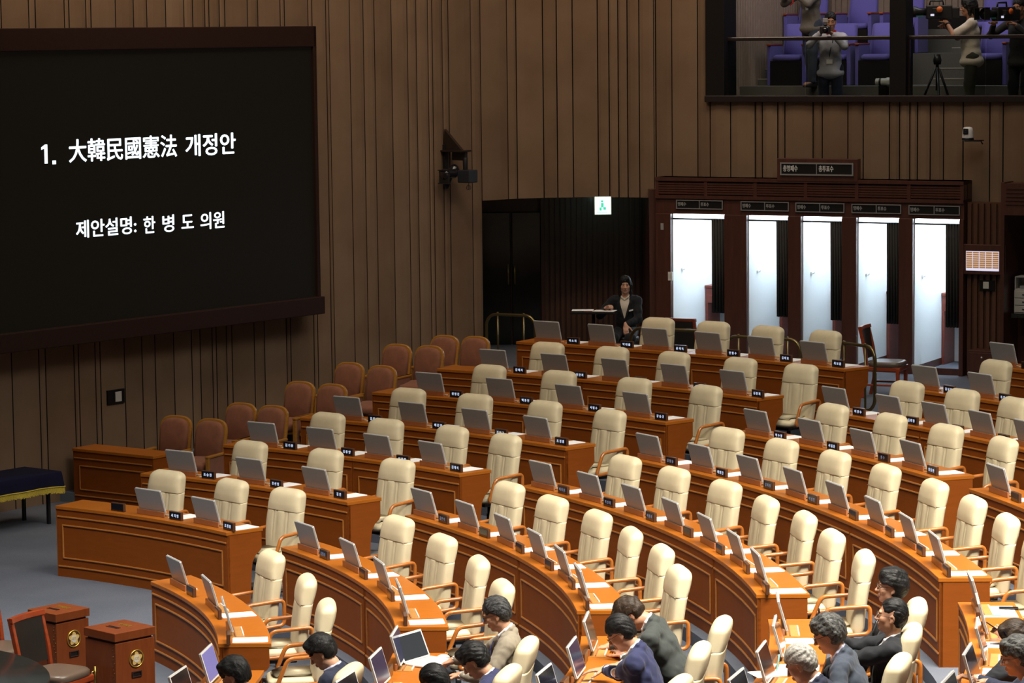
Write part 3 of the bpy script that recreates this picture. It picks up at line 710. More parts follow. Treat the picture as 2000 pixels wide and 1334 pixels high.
def desk_row(r, z, f0, f1, seams, blk, row):
    cuts = [f0]+[K(s_) for s_ in seams]+[f1]; n = len(cuts)-1
    for k in range(n):
        a = cuts[k] if k == 0 else (lambda rr, c=cuts[k]: c(rr)-.0015/rr); b_ = cuts[k+1]
        part = '' if n == 1 else ('left half of ' if k == 0 else 'right half of ')
        desk(r, z, a, b_, f'curved orange brown wooden desk, {part}the {row} row of the {blk} block')
LB, CB, RB, NB = 'left', 'centre', 'far right', 'near'
seamA = {2: [], 3: [], 4: [.842], 5: [.845], 6: [.845], 7: [.87], 8: [.84]}
for i in range(2, 9): desk_row(R[i], ZA[i], K(1.003 if i == 2 else 1.012 if i < 8 else .995), thA, seamA[i], LB, ROWN[i-1])
seamB = {1: [], 2: [.306], 3: [.322], 4: [.21], 5: [.257], 6: [], 7: [.518], 8: [], 9: []}
for i in range(1, 10): desk_row(R[i], ZB[i], thB0, thB1 if i < 6 else K(.352), seamB[i], CB, ROWN[i])
desk_row(R[6], ZB[6], K(.303), K(.06), [], RB, 'only visible')
for i in range(1, 6): desk_row(R[i], ZB[i], thC, K([0, -.52, -.44, -.47, -.47, -.41][i]), [], NB, ROWN[i])

# plain side desk against the wall, no seats
A0 = at_z(142.6, 875, .80); A1 = at_z(299, 891, .80); dv = Vector(A1-A0); an = math.atan2(dv.y, dv.x); L_ = dv.length
t = empty('side_desk', (A0[0], A0[1], .134), an, 'plain wooden desk without screens standing by the wall behind the front row', 'desk')
p = MB(); p.box(-.01, L_+.01, -.01, .40, .63, .666); p.build('desktop', 'desk_top_wood', t, bevel=.004)
p = MB(); p.box(0, L_, 0, .03, 0, .63); p.build('front_panel', 'desk_wood', t)
for x in (0, L_-.03):
    p = MB(); p.box(x, x+.03, .03, .385, 0, .63); p.build('end_panel', 'desk_wood', t)
for nm, z in (('upper_trim', .55), ('lower_trim', .09)):
    p = MB(); p.box(.02, L_-.02, -.012, 0, z-.008, z+.008); p.build(nm, 'trim_wood', t, bevel=.004)
p = MB(); p.box(.1, L_-.1, -.012, 0, .45, .466); p.box(.1, L_-.1, -.012, 0, .16, .175); p.box(.1, .115, -.012, 0, .16, .466); p.box(L_-.115, L_-.1, -.012, 0, .16, .466); p.build('panel_frame', 'trim_wood', t, bevel=.004)

# ------------------------------------------------------------------ monitor, name plate, paper, swivel armchair: one of each, then copies
def rrect(hw, hh, r, n=5):
    pts = []
    for cx, cy, a0 in ((hw-r, hh-r, 0), (-hw+r, hh-r, math.pi/2), (-hw+r, -hh+r, math.pi), (hw-r, -hh+r, 1.5*math.pi)):
        for i in range(n+1): a = a0+math.pi/2*i/n; pts.append((cx+r*math.cos(a), cy+r*math.sin(a)))
    return pts
# local axes of everything on a desk: +x points to the rostrum (away from the sitter), y along the desk
def make_monitor(face='dark_screen'):
    t = empty('desk_monitor', cat='monitor')
    T = TR(0, 0, .035, 0, math.radians(16))
    p = MB(); p.prism([(y, z) for y, z in rrect(.195, .125, .012)], -.007, .009, T @ Matrix(((0, 0, 1, 0), (1, 0, 0, 0), (0, 1, 0, .125), (0, 0, 0, 1)))); p.build('shell', 'silver_shell', t, bevel=.004)
    p = MB(); p.prism([(y, z) for y, z in rrect(.197, .127, .013)], -.0115, -.0065, T @ Matrix(((0, 0, 1, 0), (1, 0, 0, 0), (0, 1, 0, .125), (0, 0, 0, 1)))); p.build('rim', 'silver_edge', t, bevel=.002)
    p = MB(); p.box(-.0135, -.011, -.183, .183, .016, .236, T); p.build('screen', face, t)
    p = MB(); p.box(.018, .036, -.21, .205, 0, .055); p.box(-.03, -.018, -.20, .20, 0, .012); p.build('holder', 'holder_wood', t, bevel=.003)
    p = MB(); p.box(-.10, .03, -.215, .21, -.001, .003); q = p.build('base_plate', 'plate_wood', t)
    p = MB(); p.box(-.098, -.088, -.17, .17, .003, .010); p.build('metal_strip', 'silver_edge', t)
    return t
MON = make_monitor()
MONX = {}
for nm_ in ('purple_screen', 'navy_screen'):
    MONX[nm_] = make_monitor(nm_)
def make_plate():
    t = empty('name_plate', cat='name plate')
    p = MB(); p.box(-.016, .016, -.095, .095, 0, .088); p.build('case', 'plate_case', t, bevel=.005)
    p = MB(); p.box(.0155, .018, -.086, .086, .008, .080); p.build('display', 'plate_screen', t)
    return t
PL = make_plate()
def make_paper():
    p = MB(); p.box(-.145, .145, -.10, .10, 0, .002); p.box(-.139, .149, -.096, .098, .002, .0035, Matrix.Rotation(.03, 4, 'Z')); o = p.build('paper_sheets', 'white_paper'); o['category'] = 'paper'
    return o
PA = make_paper()
def sup(hw, ht, n, e=3.2):
    out = []
    for j in range(n):
        a = 2*math.pi*j/n; c, s_ = math.cos(a), math.sin(a)
        out.append((math.copysign(abs(c)**(2/e), c)*ht, math.copysign(abs(s_)**(2/e), s_)*hw))
    return out
def make_chair():
    t = empty('swivel_armchair', cat='chair')
    def back(z0, z1, head):
        mb = MB(); rings = []; nz = 26
        for i in range(nz+1):
            q = i/nz; z = lerp(z0, z1, q); g = (z-.40)/.66
            cx = -.155-.105*g+.02*math.sin(g*math.pi)
            hw = .228+.020*math.sin(min(1, g*1.15)*math.pi)+.004*g; ht = .066+.006*g
            if head:
                ht = .073+.005*math.sin(min(1, q*1.1)*math.pi)
                if q > .5:
                    k = (q-.5)/.5; hw -= .085*(k**3.6); ht *= math.sqrt(max(.03, 1-k**4))
                if q < .30: ht *= .905+.095*(q/.30)**.6
            else:
                if q < .1: ht *= .6+.4*q/.1
            ring = []
            for x, y in (sup(hw, ht, 60, 3.6) if head else sup(hw, ht, 150, 3.6)):
                if x > 0 and not head and abs(y) < .12:
                    f_ = .5+.5*math.cos(2*math.pi*y/.042); fade = min(1, (z1-z)/.03+.4)*max(0, min(1, (z-.48)/.18))
                    x += (.006*(1-(1-f_)**.35)+.004*f_-.006)*fade
                ring.append((cx+x+(.007 if head and x > 0 else 0), y, z))
            rings.append(ring)
        return mb.loft(rings)
    back(.40, .845, False).build('backrest', 'cream_leather', t)
    back(.842, 1.06, True).build('headrest', 'cream_leather', t)
    mb = MB(); mb.tube([(-.139-abs(y)**3*1.1, y, .8435) for y in [-.235+.47*i/12 for i in range(13)]], .0020, 6); mb.build('seam_piping', 'cream_piping', t)
    mb = MB(); rings = []
    for i in range(13):
        q = i/12; z = .36+.115*q; k = math.sin(math.pi*min(.5, q)) if q < .5 else math.sin(math.pi*q)**.35 if q < .97 else .5
        k = max(.35, min(1, (1-abs(2*q-1)**3.2)**.45)) if 0 < q < 1 else .80
        rings.append([(.045+x*k, y*k, z+.012*(1-(y/.24)**2)*q-(.018*q if x > .16 else 0)) for x, y in sup(.235, .235, 48, 3.6)])
    mb.loft(rings).build('seat', 'cream_leather', t)
    for s_ in (-1, 1):
        y = .262*s_; pts = []
        def corner(p0, p1, p2, r=.05, n=5):
            a = Vector(p1)+(Vector(p0)-Vector(p1)).normalized()*r; c = Vector(p1)+(Vector(p2)-Vector(p1)).normalized()*r
            return [tuple(a*(1-q)**2+Vector(p1)*2*q*(1-q)+c*q*q) for q in [i/n for i in range(n+1)]]
        L4 = [(.10, y, .630), (-.255, y, .655), (-.255, y, .425), (.20, y, .390)]
        for j in range(4): pts += corner(L4[j-1], L4[j], L4[(j+1) % 4])
        mb = MB(); mb.tube(pts, .0185, 10, closed=True); q = mb.build('armrest', 'arm_wood', t)
        mb = MB(); mb.box(-.06, .10, y-.035*(1 if s_ > 0 else 0)-(.0 if s_ > 0 else 0), y+.035*(0 if s_ > 0 else 1), .385, .41); mb.build('arm_bracket', 'black_metal', q)
    mb = MB(); mb.box(-.13, .15, -.12, .12, .315, .365); mb.build('mechanism', 'black_plastic', t, bevel=.01)
    mb = MB(); mb.lathe([(.03, .10), (.03, .22), (.022, .22), (.022, .33)], 14); mb.build('gas_column', 'black_metal', t)
    for k in range(5):
        a = 2*math.pi*k/5+.3; T = Matrix.Rotation(a, 4, 'Z')
        mb = MB(); mb.loft([[T @ Vector((x, y*wd, z)) for y, z in ((-1, .085+dz), (1, .085+dz), (1, .118), (-1, .118))] for x, wd, dz in ((.02, .03, -.01), (.15, .026, .0), (.27, .019, .012))], sm=False)
        b_ = mb.build('base_leg', 'grey_plastic', t, bevel=.004)
        mb = MB(); mb.lathe([(.028, -.022), (.03, -.01), (.03, .01), (.028, .022)], 12, T @ TR(.265, 0, .031, 0, 0, math.pi/2)); mb.tube([T @ Vector((.265, 0, .05)), T @ Vector((.265, 0, .098))], .008, 8); mb.build('caster', 'black_plastic', b_)
    return t
CH = make_chair()
used = dict(mon=0, plate=0, paper=0, chair=0)
jr = random.Random(11)
def fin_label(kind, idx, n, row, blk):
    names = ['leftmost', 'second from the left', 'third from the left', 'fourth from the left', 'fifth from the left', 'sixth from the left', 'seventh from the left', 'eighth from the left']
    near = ['nearest the aisle', 'second from the aisle', 'third from the aisle', 'fourth from the aisle', 'fifth from the aisle']
    p_ = near[idx] if blk == NB else ('rightmost' if idx == n-1 and n > 1 and blk == LB else names[idx])
    return f'{kind}, {p_}, {row} row of the {blk} block'
def seat_row(i, z, ths, row, blk, names=None, mons=None, chairs=None, papers=None, off=.30, faces=None, dch=.65):
    r = R[i]; n = len(ths); zf = z-.75
    for k, th in enumerate(ths):
        if mons is None or mons[k]:
            fc = (faces or {}).get(k)
            proto = MONX[fc] if fc else MON; key = fc or 'mon'
            place(proto, used.get(key, 0), pol(r+.115, th, z+.001), th+math.pi+jr.uniform(-.02, .02), fin_label('silver desk monitor', k, n, row, blk), 'silver flip-up monitors on the desks'); used[key] = 1
        tp = th-.405/r
        pl = place(PL, used['plate'], pol(r+.075, tp, z+.0005), tp+math.pi+jr.uniform(-.05, .05), fin_label('small dark name plate', k, n, row, blk), 'name plates on the desks'); used['plate'] = 1
        if names and names[k]:
            nm = names[k]; dim = nm.startswith('~'); nm = nm.lstrip('~')
            text('lettering', nm, .036, 'plate_text_dim' if dim else 'plate_text', pl, Matrix.Translation((.0187, 0, .044)) @ Matrix.Rotation(math.pi/2, 4, 'Z') @ RX, align='CENTER', ext=.0003, bold=.0007)
        if papers is None or papers[k]:
            tp = th-(.345+jr.uniform(-.02, .02))/r
            place(PA, used['paper'], pol(r+.255, tp, z+.0005), tp+jr.uniform(-.06, .06), fin_label('white paper sheets', k, n, row, blk), 'papers on the desks'); used['paper'] = 1
        if chairs is None or chairs[k]:
            tc_ = th-(off+jr.uniform(-.03, .03))/r
            place(CH, used['chair'], pol(r+(dch[k] if isinstance(dch, list) else dch+jr.uniform(-.03, .03)), tc_, zf), tc_+math.pi+jr.uniform(-.10, .10), fin_label('cream leather armchair', k, n, row, blk), 'cream leather armchairs'); used['chair'] = 1
lin = lambda a, c, n: [lerp(a, c, k/(n-1)) for k in range(n)]
seat_row(2, ZA[2], [.9535, .8481, .7427], 'front', LB, ['', '서 지 영', '조 정 훈'], mons=[0, 1, 1], papers=[0, 1, 1])
seat_row(3, ZA[3], lin(.9609, .7524, 3), 'second', LB, ['조 승 환', '강 선 영', '김 건'])
seat_row(4, ZA[4], lin(.9671, .7379, 4), 'third', LB, ['김 기 웅', '김 종 양', '이 달 희', '김 대 식'])
seat_row(5, ZA[5], lin(.962, .7339, 4), 'fourth', LB, ['김 미 애', '배 준 영', '강 민 국', '조 정 훈'])
seat_row(6, ZA[6], lin(.9554, .7301, 4), 'fifth', LB, ['권 영 진', '백 종 헌', '서 범 수', '강 승 규'])
seat_row(7, ZA[7], lin(.9605, .7216, 5), 'sixth', LB, ['김 예 지', '이 만 희', '김 희', '송 석 준', '김 정 재'])
seat_row(8, ZA[8], lin(.9698, .7251, 6), 'seventh', LB, ['이 소 희', '박 대 출', '윤 재 옥', '안 철 수', '김 태 호', '최 보 윤'], chairs=[0, 1, 1, 1, 1, 0])
seat_row(1, ZB[1], lin(.4673, .1653, 3), 'front', CB, ['~', '', ''], papers=[0, 1, 1])
seat_row(2, ZB[2], lin(.5144, .1396, 4), 'second', CB, ['~김 형 주', '', '', ''])
seat_row(3, ZB[3], lin(.559, .1107, 6), 'third', CB, ['~김 은 석', '', '', '', '', ''])
seat_row(4, ZB[4], lin(.5698, .0892, 7), 'fourth', CB, ['~배 위 원', '~이 상 휘', '~이 종 욱', '', '', '', ''])
seat_row(5, ZB[5], lin(.5865, .0782, 8), 'fifth', CB, ['~김 형 동', '배 현 진', '~김 희 정', '~박 성 민', '', '', '', ''])
seat_row(6, ZB[6], lin(.5904, .3938, 4), 'sixth', CB, ['박 수 영', '서 일 준', '~종 수', '정 동 만'])
seat_row(7, ZB[7], [.6155, .558, .508, .4563, .405], 'seventh', CB, ['이 양 수', '김 희 정', '김 성 원', '~신 대 영', ''], chairs=[1, 1, 1, 1, 0])
seat_row(8, ZB[8], [.6195, .5658], 'eighth', CB, ['김 상 훈', '주 호 영'], chairs=[1, 1])
seat_row(9, ZB[9], [.631], 'ninth', CB, [''], chairs=[0])
seat_row(6, ZB[6], [.2722, .2072], 'only visible', RB, ['', ''])
# ------------------------------------------------------------------ folding seats along the left wall
def make_fold_seat():
    t = empty('folding_chair', cat='chair')
    out = []
    n = 24
    for j in range(n+1):
        a = math.pi*j/n; out.append((.222*math.copysign(abs(math.cos(a))**.66, math.cos(a)), .72+.18*abs(math.sin(a))**.72))
    prof = [(y, z) for y, z in out]+[(-.215, .30), (.215, .30)]
    lean = Matrix.Translation((-.16, 0, .3)) @ Matrix.Rotation(-.20, 4, 'Y') @ Matrix.Translation((0, 0, -.3))
    A_ = Matrix(((0, 0, 1, 0), (1, 0, 0, 0), (0, 1, 0, 0), (0, 0, 0, 1)))
    p = MB(); p.prism(prof, -.035, .012, lean @ A_); p.build('back_shell', 'seat_rim_wood', t, bevel=.012)
    rings = []
    for q, s_ in ((0, .985), (.25, 1), (.7, .97), (.93, .9), (1, .78)):
        rings.append([lean @ A_ @ Vector((y*s_*.87, .31+(z-.31)*(.945 if s_ == 1 else .945*s_+.0), .010+.055*q)) for y, z in prof])
    p = MB(); p.loft(rings); p.build('back_cushion', 'seat_fabric', t)
    p = MB(); rings = []
    for q, k in ((0, .93), (.25, 1), (.7, 1), (.92, .95), (1, .85)):
        rings.append([(.06+x*k, y*k, (.31+.10*q)+.03*(1 if x < -.1 else 0)) for x, y in sup(.20, .215, 40, 4)])
    p.loft(rings); p.build('seat_cushion', 'seat_fabric', t)
    p = MB(); p.box(-.14, .23, -.19, .19, .27, .315); p.build('seat_pan', 'seat_rim_wood', t, bevel=.01)
    for s_ in (-1, 1):
        y = .245*s_
        p = MB(); p.box(-.16, .27, y-.028, y+.028, .475, .505); p.box(.235, .265, y-.026, y+.026, .0, .475); q = p.build('armrest', 'seat_rim_wood', t, bevel=.008)
        p = MB(); p.box(-.14, .236, y-.018, y+.018, .05, .476); p.build('side_panel', 'seat_fabric', q)
    p = MB(); p.box(-.14, .18, -.19, .19, 0.0, .05); p.box(-.06, .06, -.03, .03, .05, .3); p.build('foot', 'black_metal', t)
    return t
FS = make_fold_seat(); fu = 0
for k, q in enumerate([(343, 812), (412, 818), (470, 787), (532, 792), (585, 745), (648, 750), (682, 708), (745, 714), (775, 672), (838, 675), (868, 655), (928, 657)]):
    z = SEATZ[k//2]; P = at_z(q[0], q[1], z+.885); th = math.atan2(P[1], P[0])
    fx = .25                     # the shell leans back: its top stands this far behind the seat's middle
    place(FS, fu, (P[0]-fx*math.cos(th), P[1]-fx*math.sin(th), z), th+math.pi, f'brown fabric folding seat, {"left" if k % 2 == 0 else "right"} of the {["lowest", "second", "third", "fourth", "fifth", "topmost"][k//2]} pair along the wall', 'brown folding seats along the wall'); fu = 1

# ------------------------------------------------------------------ table with navy cloth and yellow fringe
cn = Vector((4.02, 10.30, 0)); ta = math.atan2(-.786, -.618)
t = empty('folding_table', (cn.x, cn.y, .134), ta, 'folding table with dark legs hidden under the navy cloth', 'table')
Lx, Ly = 1.9, .62; TZ = .615
p = MB(); p.box(.03, Lx-.03, -Ly+.03, -.03, TZ-.03, TZ-.004); p.build('tabletop', 'dark_panel_wood', t)
for x in (.12, Lx-.12):
    for y in (-.1, -Ly+.1):
        p = MB(); p.box(x-.018, x+.018, y-.018, y+.018, 0, TZ-.03); p.build('leg', 'black_metal', t)
p = MB(); p.box(.1, .14, -Ly+.1, -.1, TZ-.2, TZ-.17); p.box(.12, Lx-.12, -.12, -.09, TZ-.2, TZ-.17); p.build('brace', 'black_metal', t)
t = empty('table_cloth', (cn.x, cn.y, .134), ta, 'navy table cloth with yellow fringe on the table at the left edge', 'tablecloth')
per = []; m_ = 30
cor = [(0, 0), (Lx, 0), (Lx, -Ly), (0, -Ly)]
for k in range(4):
    a, c = cor[k], cor[(k+1) % 4]
    for i in range(m_): per.append((lerp(a[0], c[0], i/m_), lerp(a[1], c[1], i/m_), k, i/m_))
def drop(dz, out, amp):
    r_ = []
    for j, (x, y, k, f_) in enumerate(per):
        cx, cy = x-Lx/2, y+Ly/2
        w_ = 1+amp*math.sin(j*1.9)*.5+amp*math.sin(j*.83)
        nn = [(0, 1), (1, 0), (0, -1), (-1, 0)][k]
        cf = max(0, 1-min(f_, 1-f_)*9)*.6
        r_.append((x+nn[0]*out*w_+math.copysign(out*cf*.6, cx), y+nn[1]*out*w_+math.copysign(out*cf*.6, cy), TZ-dz-cf*dz*.15))
    return r_
p = MB(); p.loft([drop(0, 0, 0), drop(.01, .006, 0), drop(.07, .018, .12), drop(.15, .03, .3), drop(.165, .032, .3)], cap0=True, cap1=False); p.build('cloth', 'navy_cloth', t)
p = MB(); a_, b_ = drop(.160, .033, .3), drop(.235, .036, .45)
n_ = len(a_)
for j in range(n_):
    k = (j+1) % n_
    for i in range(5):
        q0, q1 = i/5+.015, (i+1)/5-.015; jj = random.Random(j*7+i).uniform(-.006, .012)
        P0 = [Vector(lerp(a_[j][d], a_[k][d], q) for d in range(3)) for q in (q0, q1)]; P1 = [Vector(lerp(b_[j][d], b_[k][d], q) for d in range(3))+Vector((0, 0, jj)) for q in (q0, q1)]
        p.add([P0[0], P0[1], P1[1], P1[0]], [(0, 1, 2, 3)], False)
q = p.build('fringe', 'yellow_fringe', t); sd = q.modifiers.new('thick', 'SOLIDIFY'); sd.thickness = .006
p = MB(); p.tube(drop(.163, .036, .3), .007, 6, closed=True); p.build('braid', 'yellow_fringe', t)

# ------------------------------------------------------------------ ballot boxes
def star(r0, r1, n=5):
    pts = []
    for j in range(60):
        a = 2*math.pi*j/60; f_ = .5+.5*math.cos(5*(a-math.pi/2)); pts.append(((r1+(r0-r1)*f_**.8)*math.cos(a), (r1+(r0-r1)*f_**.8)*math.sin(a)))
    return pts
def circ(r, n=40): return [(r*math.cos(2*math.pi*j/n), r*math.sin(2*math.pi*j/n)) for j in range(n)]
def ballot(loc, rz, sz, word, label, handle):
    t = empty('ballot_box', (loc[0], loc[1], -.0), rz, label, 'ballot box', 'wooden ballot boxes')
    p = MB(); p.box(0, sz, 0, sz, 0, .69); p.build('body', 'ballot_wood', t, bevel=.004)
    p = MB(); p.box(.018, sz-.018, .018, sz-.018, .69, .708); p.build('neck', 'dark_panel_wood', t)
    lid = MB(); e = -.008; lid.box(e, sz-e, e, sz-e, .708, .78); L_ = lid.build('lid', 'ballot_wood', t, bevel=.004)
    p = MB(); p.box(sz*.34, sz*.40, sz*.36, sz*.72, .78, .7825); p.build('slot', 'sign_black', L_)
    p = MB(); p.box(sz*.325, sz*.335, sz*.35, sz*.73, .78, .785); p.box(sz*.405, sz*.415, sz*.35, sz*.73, .78, .785); p.build('slot_rim', 'dark_panel_wood', L_)
    text('lettering', word, .062, 'gold', L_, Matrix.Translation((sz*.66, sz*.54, .7812)) @ Matrix.Rotation(-math.pi/2-.0, 4, 'Z'), align='CENTER', bold=.0025)
    E_ = Matrix.Translation((sz*.52, -.001, .535)) @ RX          # emblem on the right-hand face
    em = MB(); em.prism(circ(.072), 0, .004, E_); emb = em.build('emblem', 'dark_panel_wood', t)
    p = MB(); p.tube([E_ @ Vector((.072*math.cos(a), .072*math.sin(a), .005)) for a in [2*math.pi*j/40 for j in range(40)]], .005, 8, closed=True); p.build('ring', 'gold', emb)
    p = MB(); p.prism(star(.060, .040), .003, .008, E_); p.build('petals', 'gold_matte', emb)
    p = MB(); p.prism(circ(.033), .007, .010, E_); p.build('disc', 'off_white', emb)
    text('lettering', '국회', .030, 'gold_matte', emb, E_ @ Matrix.Translation((0, 0, .0105)), align='CENTER', bold=.0006)
    S_ = Matrix.Translation((sz*.52, -.001, .40)) @ RX
    p = MB(); p.box(-.052, .052, -.026, -.016, 0, .010, S_); p.box(-.052, .052, .016, .026, 0, .010, S_); p.box(-.052, -.038, -.016, .016, 0, .010, S_); p.box(.038, .052, -.016, .016, 0, .010, S_); sf = p.build('slot_frame', 'frame_maroon', t, bevel=.003)
    p = MB(); p.box(-.038, .038, -.016, .016, 0, .002, S_); p.build('slot_hole', 'sign_black', sf)
    p = MB()
    for j in range(22): p.ell((-.001, .028+.012*math.sin(j*2.2), .66-.028*j), (.003, .004, .006), nu=8, nv=5)
    p.build('chain', 'old_brass', t)
    if handle:
        p = MB(); x = -.035; y = sz*.68; p.tube([(0, y, .42), (x, y, .42), (x, y, .25), (0, y, .25)], .008, 10); p.tube([(-.004, y, .46), (-.004, y, .21)], .011, 6); p.build('handle', 'brass', t)
        p = MB(); p.lathe([(.014, 0), (.014, .03), (.01, .034)], 12, TR(0, sz*.82, .33, 0, -math.pi/2)); p.build('lock', 'silver_edge', t)
    return t
BZ = .78
def bplace(px, py): P = at_z(px, py, BZ); return (P[0], P[1], 0)
A_, B_ = at_z(224.4, 1238, BZ), at_z(301, 1223, BZ)
ballot(bplace(224.4, 1238), math.atan2(B_[1]-A_[1], B_[0]-A_[0]), math.dist(A_[:2], B_[:2]), '투표함', 'brown wooden ballot box with brass handle, nearer the curved front desk', True)
A_, B_ = at_z(109, 1200, BZ), at_z(172.4, 1187, BZ)
ballot(bplace(109, 1200), math.atan2(B_[1]-A_[1], B_[0]-A_[0]), math.dist(A_[:2], B_[:2]), '명패함', 'brown wooden ballot box with gold emblem, behind the red wood chair', False)

# ------------------------------------------------------------------ red wood side chairs and the round black table
def make_side_chair():
    t = empty('side_chair', cat='chair')
    p = MB(); rings = []
    for q, k in ((0, .9), (.2, 1), (.75, 1), (.95, .93), (1, .8)): rings.append([(x*k+.02, y*k, .40+.075*q) for x, y in sup(.235, .225, 40, 4)])
    p.loft(rings); p.build('seat', 'brown_leather', t)
    p = MB(); p.box(-.20, .24, -.225, .225, .355, .41); p.build('seat_frame', 'red_wood', t, bevel=.01)
    for s_ in (-1, 1):
        p = MB(); y = s_*.205
        p.loft([[(x+dx, y+dy, z) for dx, dy in ((-.022, -.018), (.022, -.018), (.022, .018), (-.022, .018))] for x, z in ((-.26, 0), (-.215, .22), (-.205, .42), (-.23, .62), (-.30, .92))], sm=False); p.build('rear_post', 'red_wood', t, bevel=.006)
        p = MB(); p.loft([[(.205+dx, y+dy, z) for dx, dy in ((-w_, -w_), (w_, -w_), (w_, w_), (-w_, w_))] for w_, z in ((.015, 0), (.022, .2), (.024, .39))], sm=False); p.build('leg', 'red_wood', t, bevel=.006)
        p = MB(); p.box(-.21, .19, y-.01, y+.01, .16, .185); p.build('stretcher', 'red_wood', t, bevel=.004)
    p = MB(); n = 10; rings = []
    for i in range(n+1):
        y = lerp(-.225, .225, i/n); b_ = -.03*(1-(y/.225)**2); rings.append([(-.285+b_, y, .88), (-.255+b_, y, .88), (-.265+b_, y, .925), (-.30+b_, y, .925)])
    p.loft(rings, sm=False); p.build('top_rail', 'red_wood', t, bevel=.004)
    p = MB(); rings = []
    for i in range(n+1):
        y = lerp(-.19, .19, i/n); b_ = -.03*(1-(y/.225)**2); rings.append([(-.235+b_, y, .50), (-.205+b_, y, .50), (-.262+b_, y, .885), (-.292+b_, y, .885)])
    p.loft(rings, sm=False); p.build('back_pad', 'dark_leather', t)
    return t
SCH = make_side_chair()
P = at_z(108, 1308, .47)
place(SCH, 0, (P[0], P[1], 0), math.radians(-28), 'red wood chair with dark back, nearest the ballot boxes', 'red wood side chairs')
P = at_z(-2, 1264, .46); place(SCH, 1, (P[0], P[1], 0), math.radians(-40), 'brown chair seat at the left edge behind the round table', 'red wood side chairs')
P = at_z(1731, 706, ZR+.46); place(SCH, 1, (P[0], P[1], ZR), math.radians(-22), 'red wood chair with grey seat in front of the voting booths', 'red wood side chairs')
P = at_z(1331, 622, ZR+.92); place(SCH, 1, (P[0]+.12, P[1]+.25, ZR), math.radians(62), 'red wood chair in front of the leftmost voting booth', 'red wood side chairs')
pts = [at_z(0, 1270, .73)[:2], at_z(38, 1279, .73)[:2], at_z(95, 1332, .73)[:2]]
(ax, ay), (bx, by), (cx, cy) = pts; dd = 2*(ax*(by-cy)+bx*(cy-ay)+cx*(ay-by))
ox = ((ax*ax+ay*ay)*(by-cy)+(bx*bx+by*by)*(cy-ay)+(cx*cx+cy*cy)*(ay-by))/dd; oy = ((ax*ax+ay*ay)*(cx-bx)+(bx*bx+by*by)*(ax-cx)+(cx*cx+cy*cy)*(bx-ax))/dd
rr_ = math.hypot(ax-ox, ay-oy)
t = empty('round_table', (ox, oy, 0), 0, 'round black stone topped table at the bottom left corner', 'table')
p = MB(); p.lathe([(rr_-.01, .70), (rr_, .71), (rr_, .725), (rr_-.006, .73)], 72); p.build('tabletop', 'black_stone', t)
p = MB(); p.lathe([(rr_*.5, 0), (rr_*.5, .03), (.09, .08), (.07, .4), (.12, .70)], 32); p.build('pedestal', 'dark_panel_wood', t)

# ------------------------------------------------------------------ brass railings
def railing(P0, P1, z, h, label, posts=1):
    A_ = Vector((P0[0], P0[1], 0)); B_ = Vector((P1[0], P1[1], 0)); L_ = (B_-A_).length; an = math.atan2(B_.y-A_.y, B_.x-A_.x)
    t = empty('brass_railing', (A_.x, A_.y, z), an, label, 'railing', 'brass railings at the back')
    r_ = min(.16, L_*.4, h*.35); pts = []
    for cx, cz, a0 in ((L_-r_, h-r_, 0), (r_, h-r_, math.pi/2), (r_, r_+.05, math.pi), (L_-r_, r_+.05, 1.5*math.pi)):
        for i in range(9): a = a0+math.pi/2*i/8; pts.append((cx+r_*math.cos(a), 0, cz+r_*math.sin(a)))
    p = MB(); p.tube(pts, .021, 12, closed=True); p.build('hoop', 'old_brass', t)
    for k in range(posts+1):
        x = lerp(r_+.02, L_-r_-.02, k/max(1, posts)) if posts else L_/2
        p = MB(); p.tube([(x, 0, 0), (x, 0, h+.02)], .014, 10); p.ell((x, 0, h+.022), (.018, .018, .012)); p.lathe([(.035, 0), (.035, .012), (.018, .03)], 14, TR(x, 0, 0)); p.build('post', 'old_brass', t)
    return t
rz_ = lambda px, py: at_z(px, py, ZR+.85)
railing(rz_(1232, 640), rz_(1392, 648), ZR, .85, 'brass railing hoop behind the third and fourth chairs of the back desk', 2)
railing(rz_(1418, 656), rz_(1563, 664), ZR, .85, 'brass railing hoop behind the middle chairs of the back desk', 2)
railing(rz_(1630, 668), rz_(1709, 678), ZR, .85, 'brass railing hoop at the right end of the back desk, by the red chair', 1)
railing(rz_(950, 613), rz_(1045, 617), ZR, .85, 'brass railing hoop in front of the dark doors', 1)
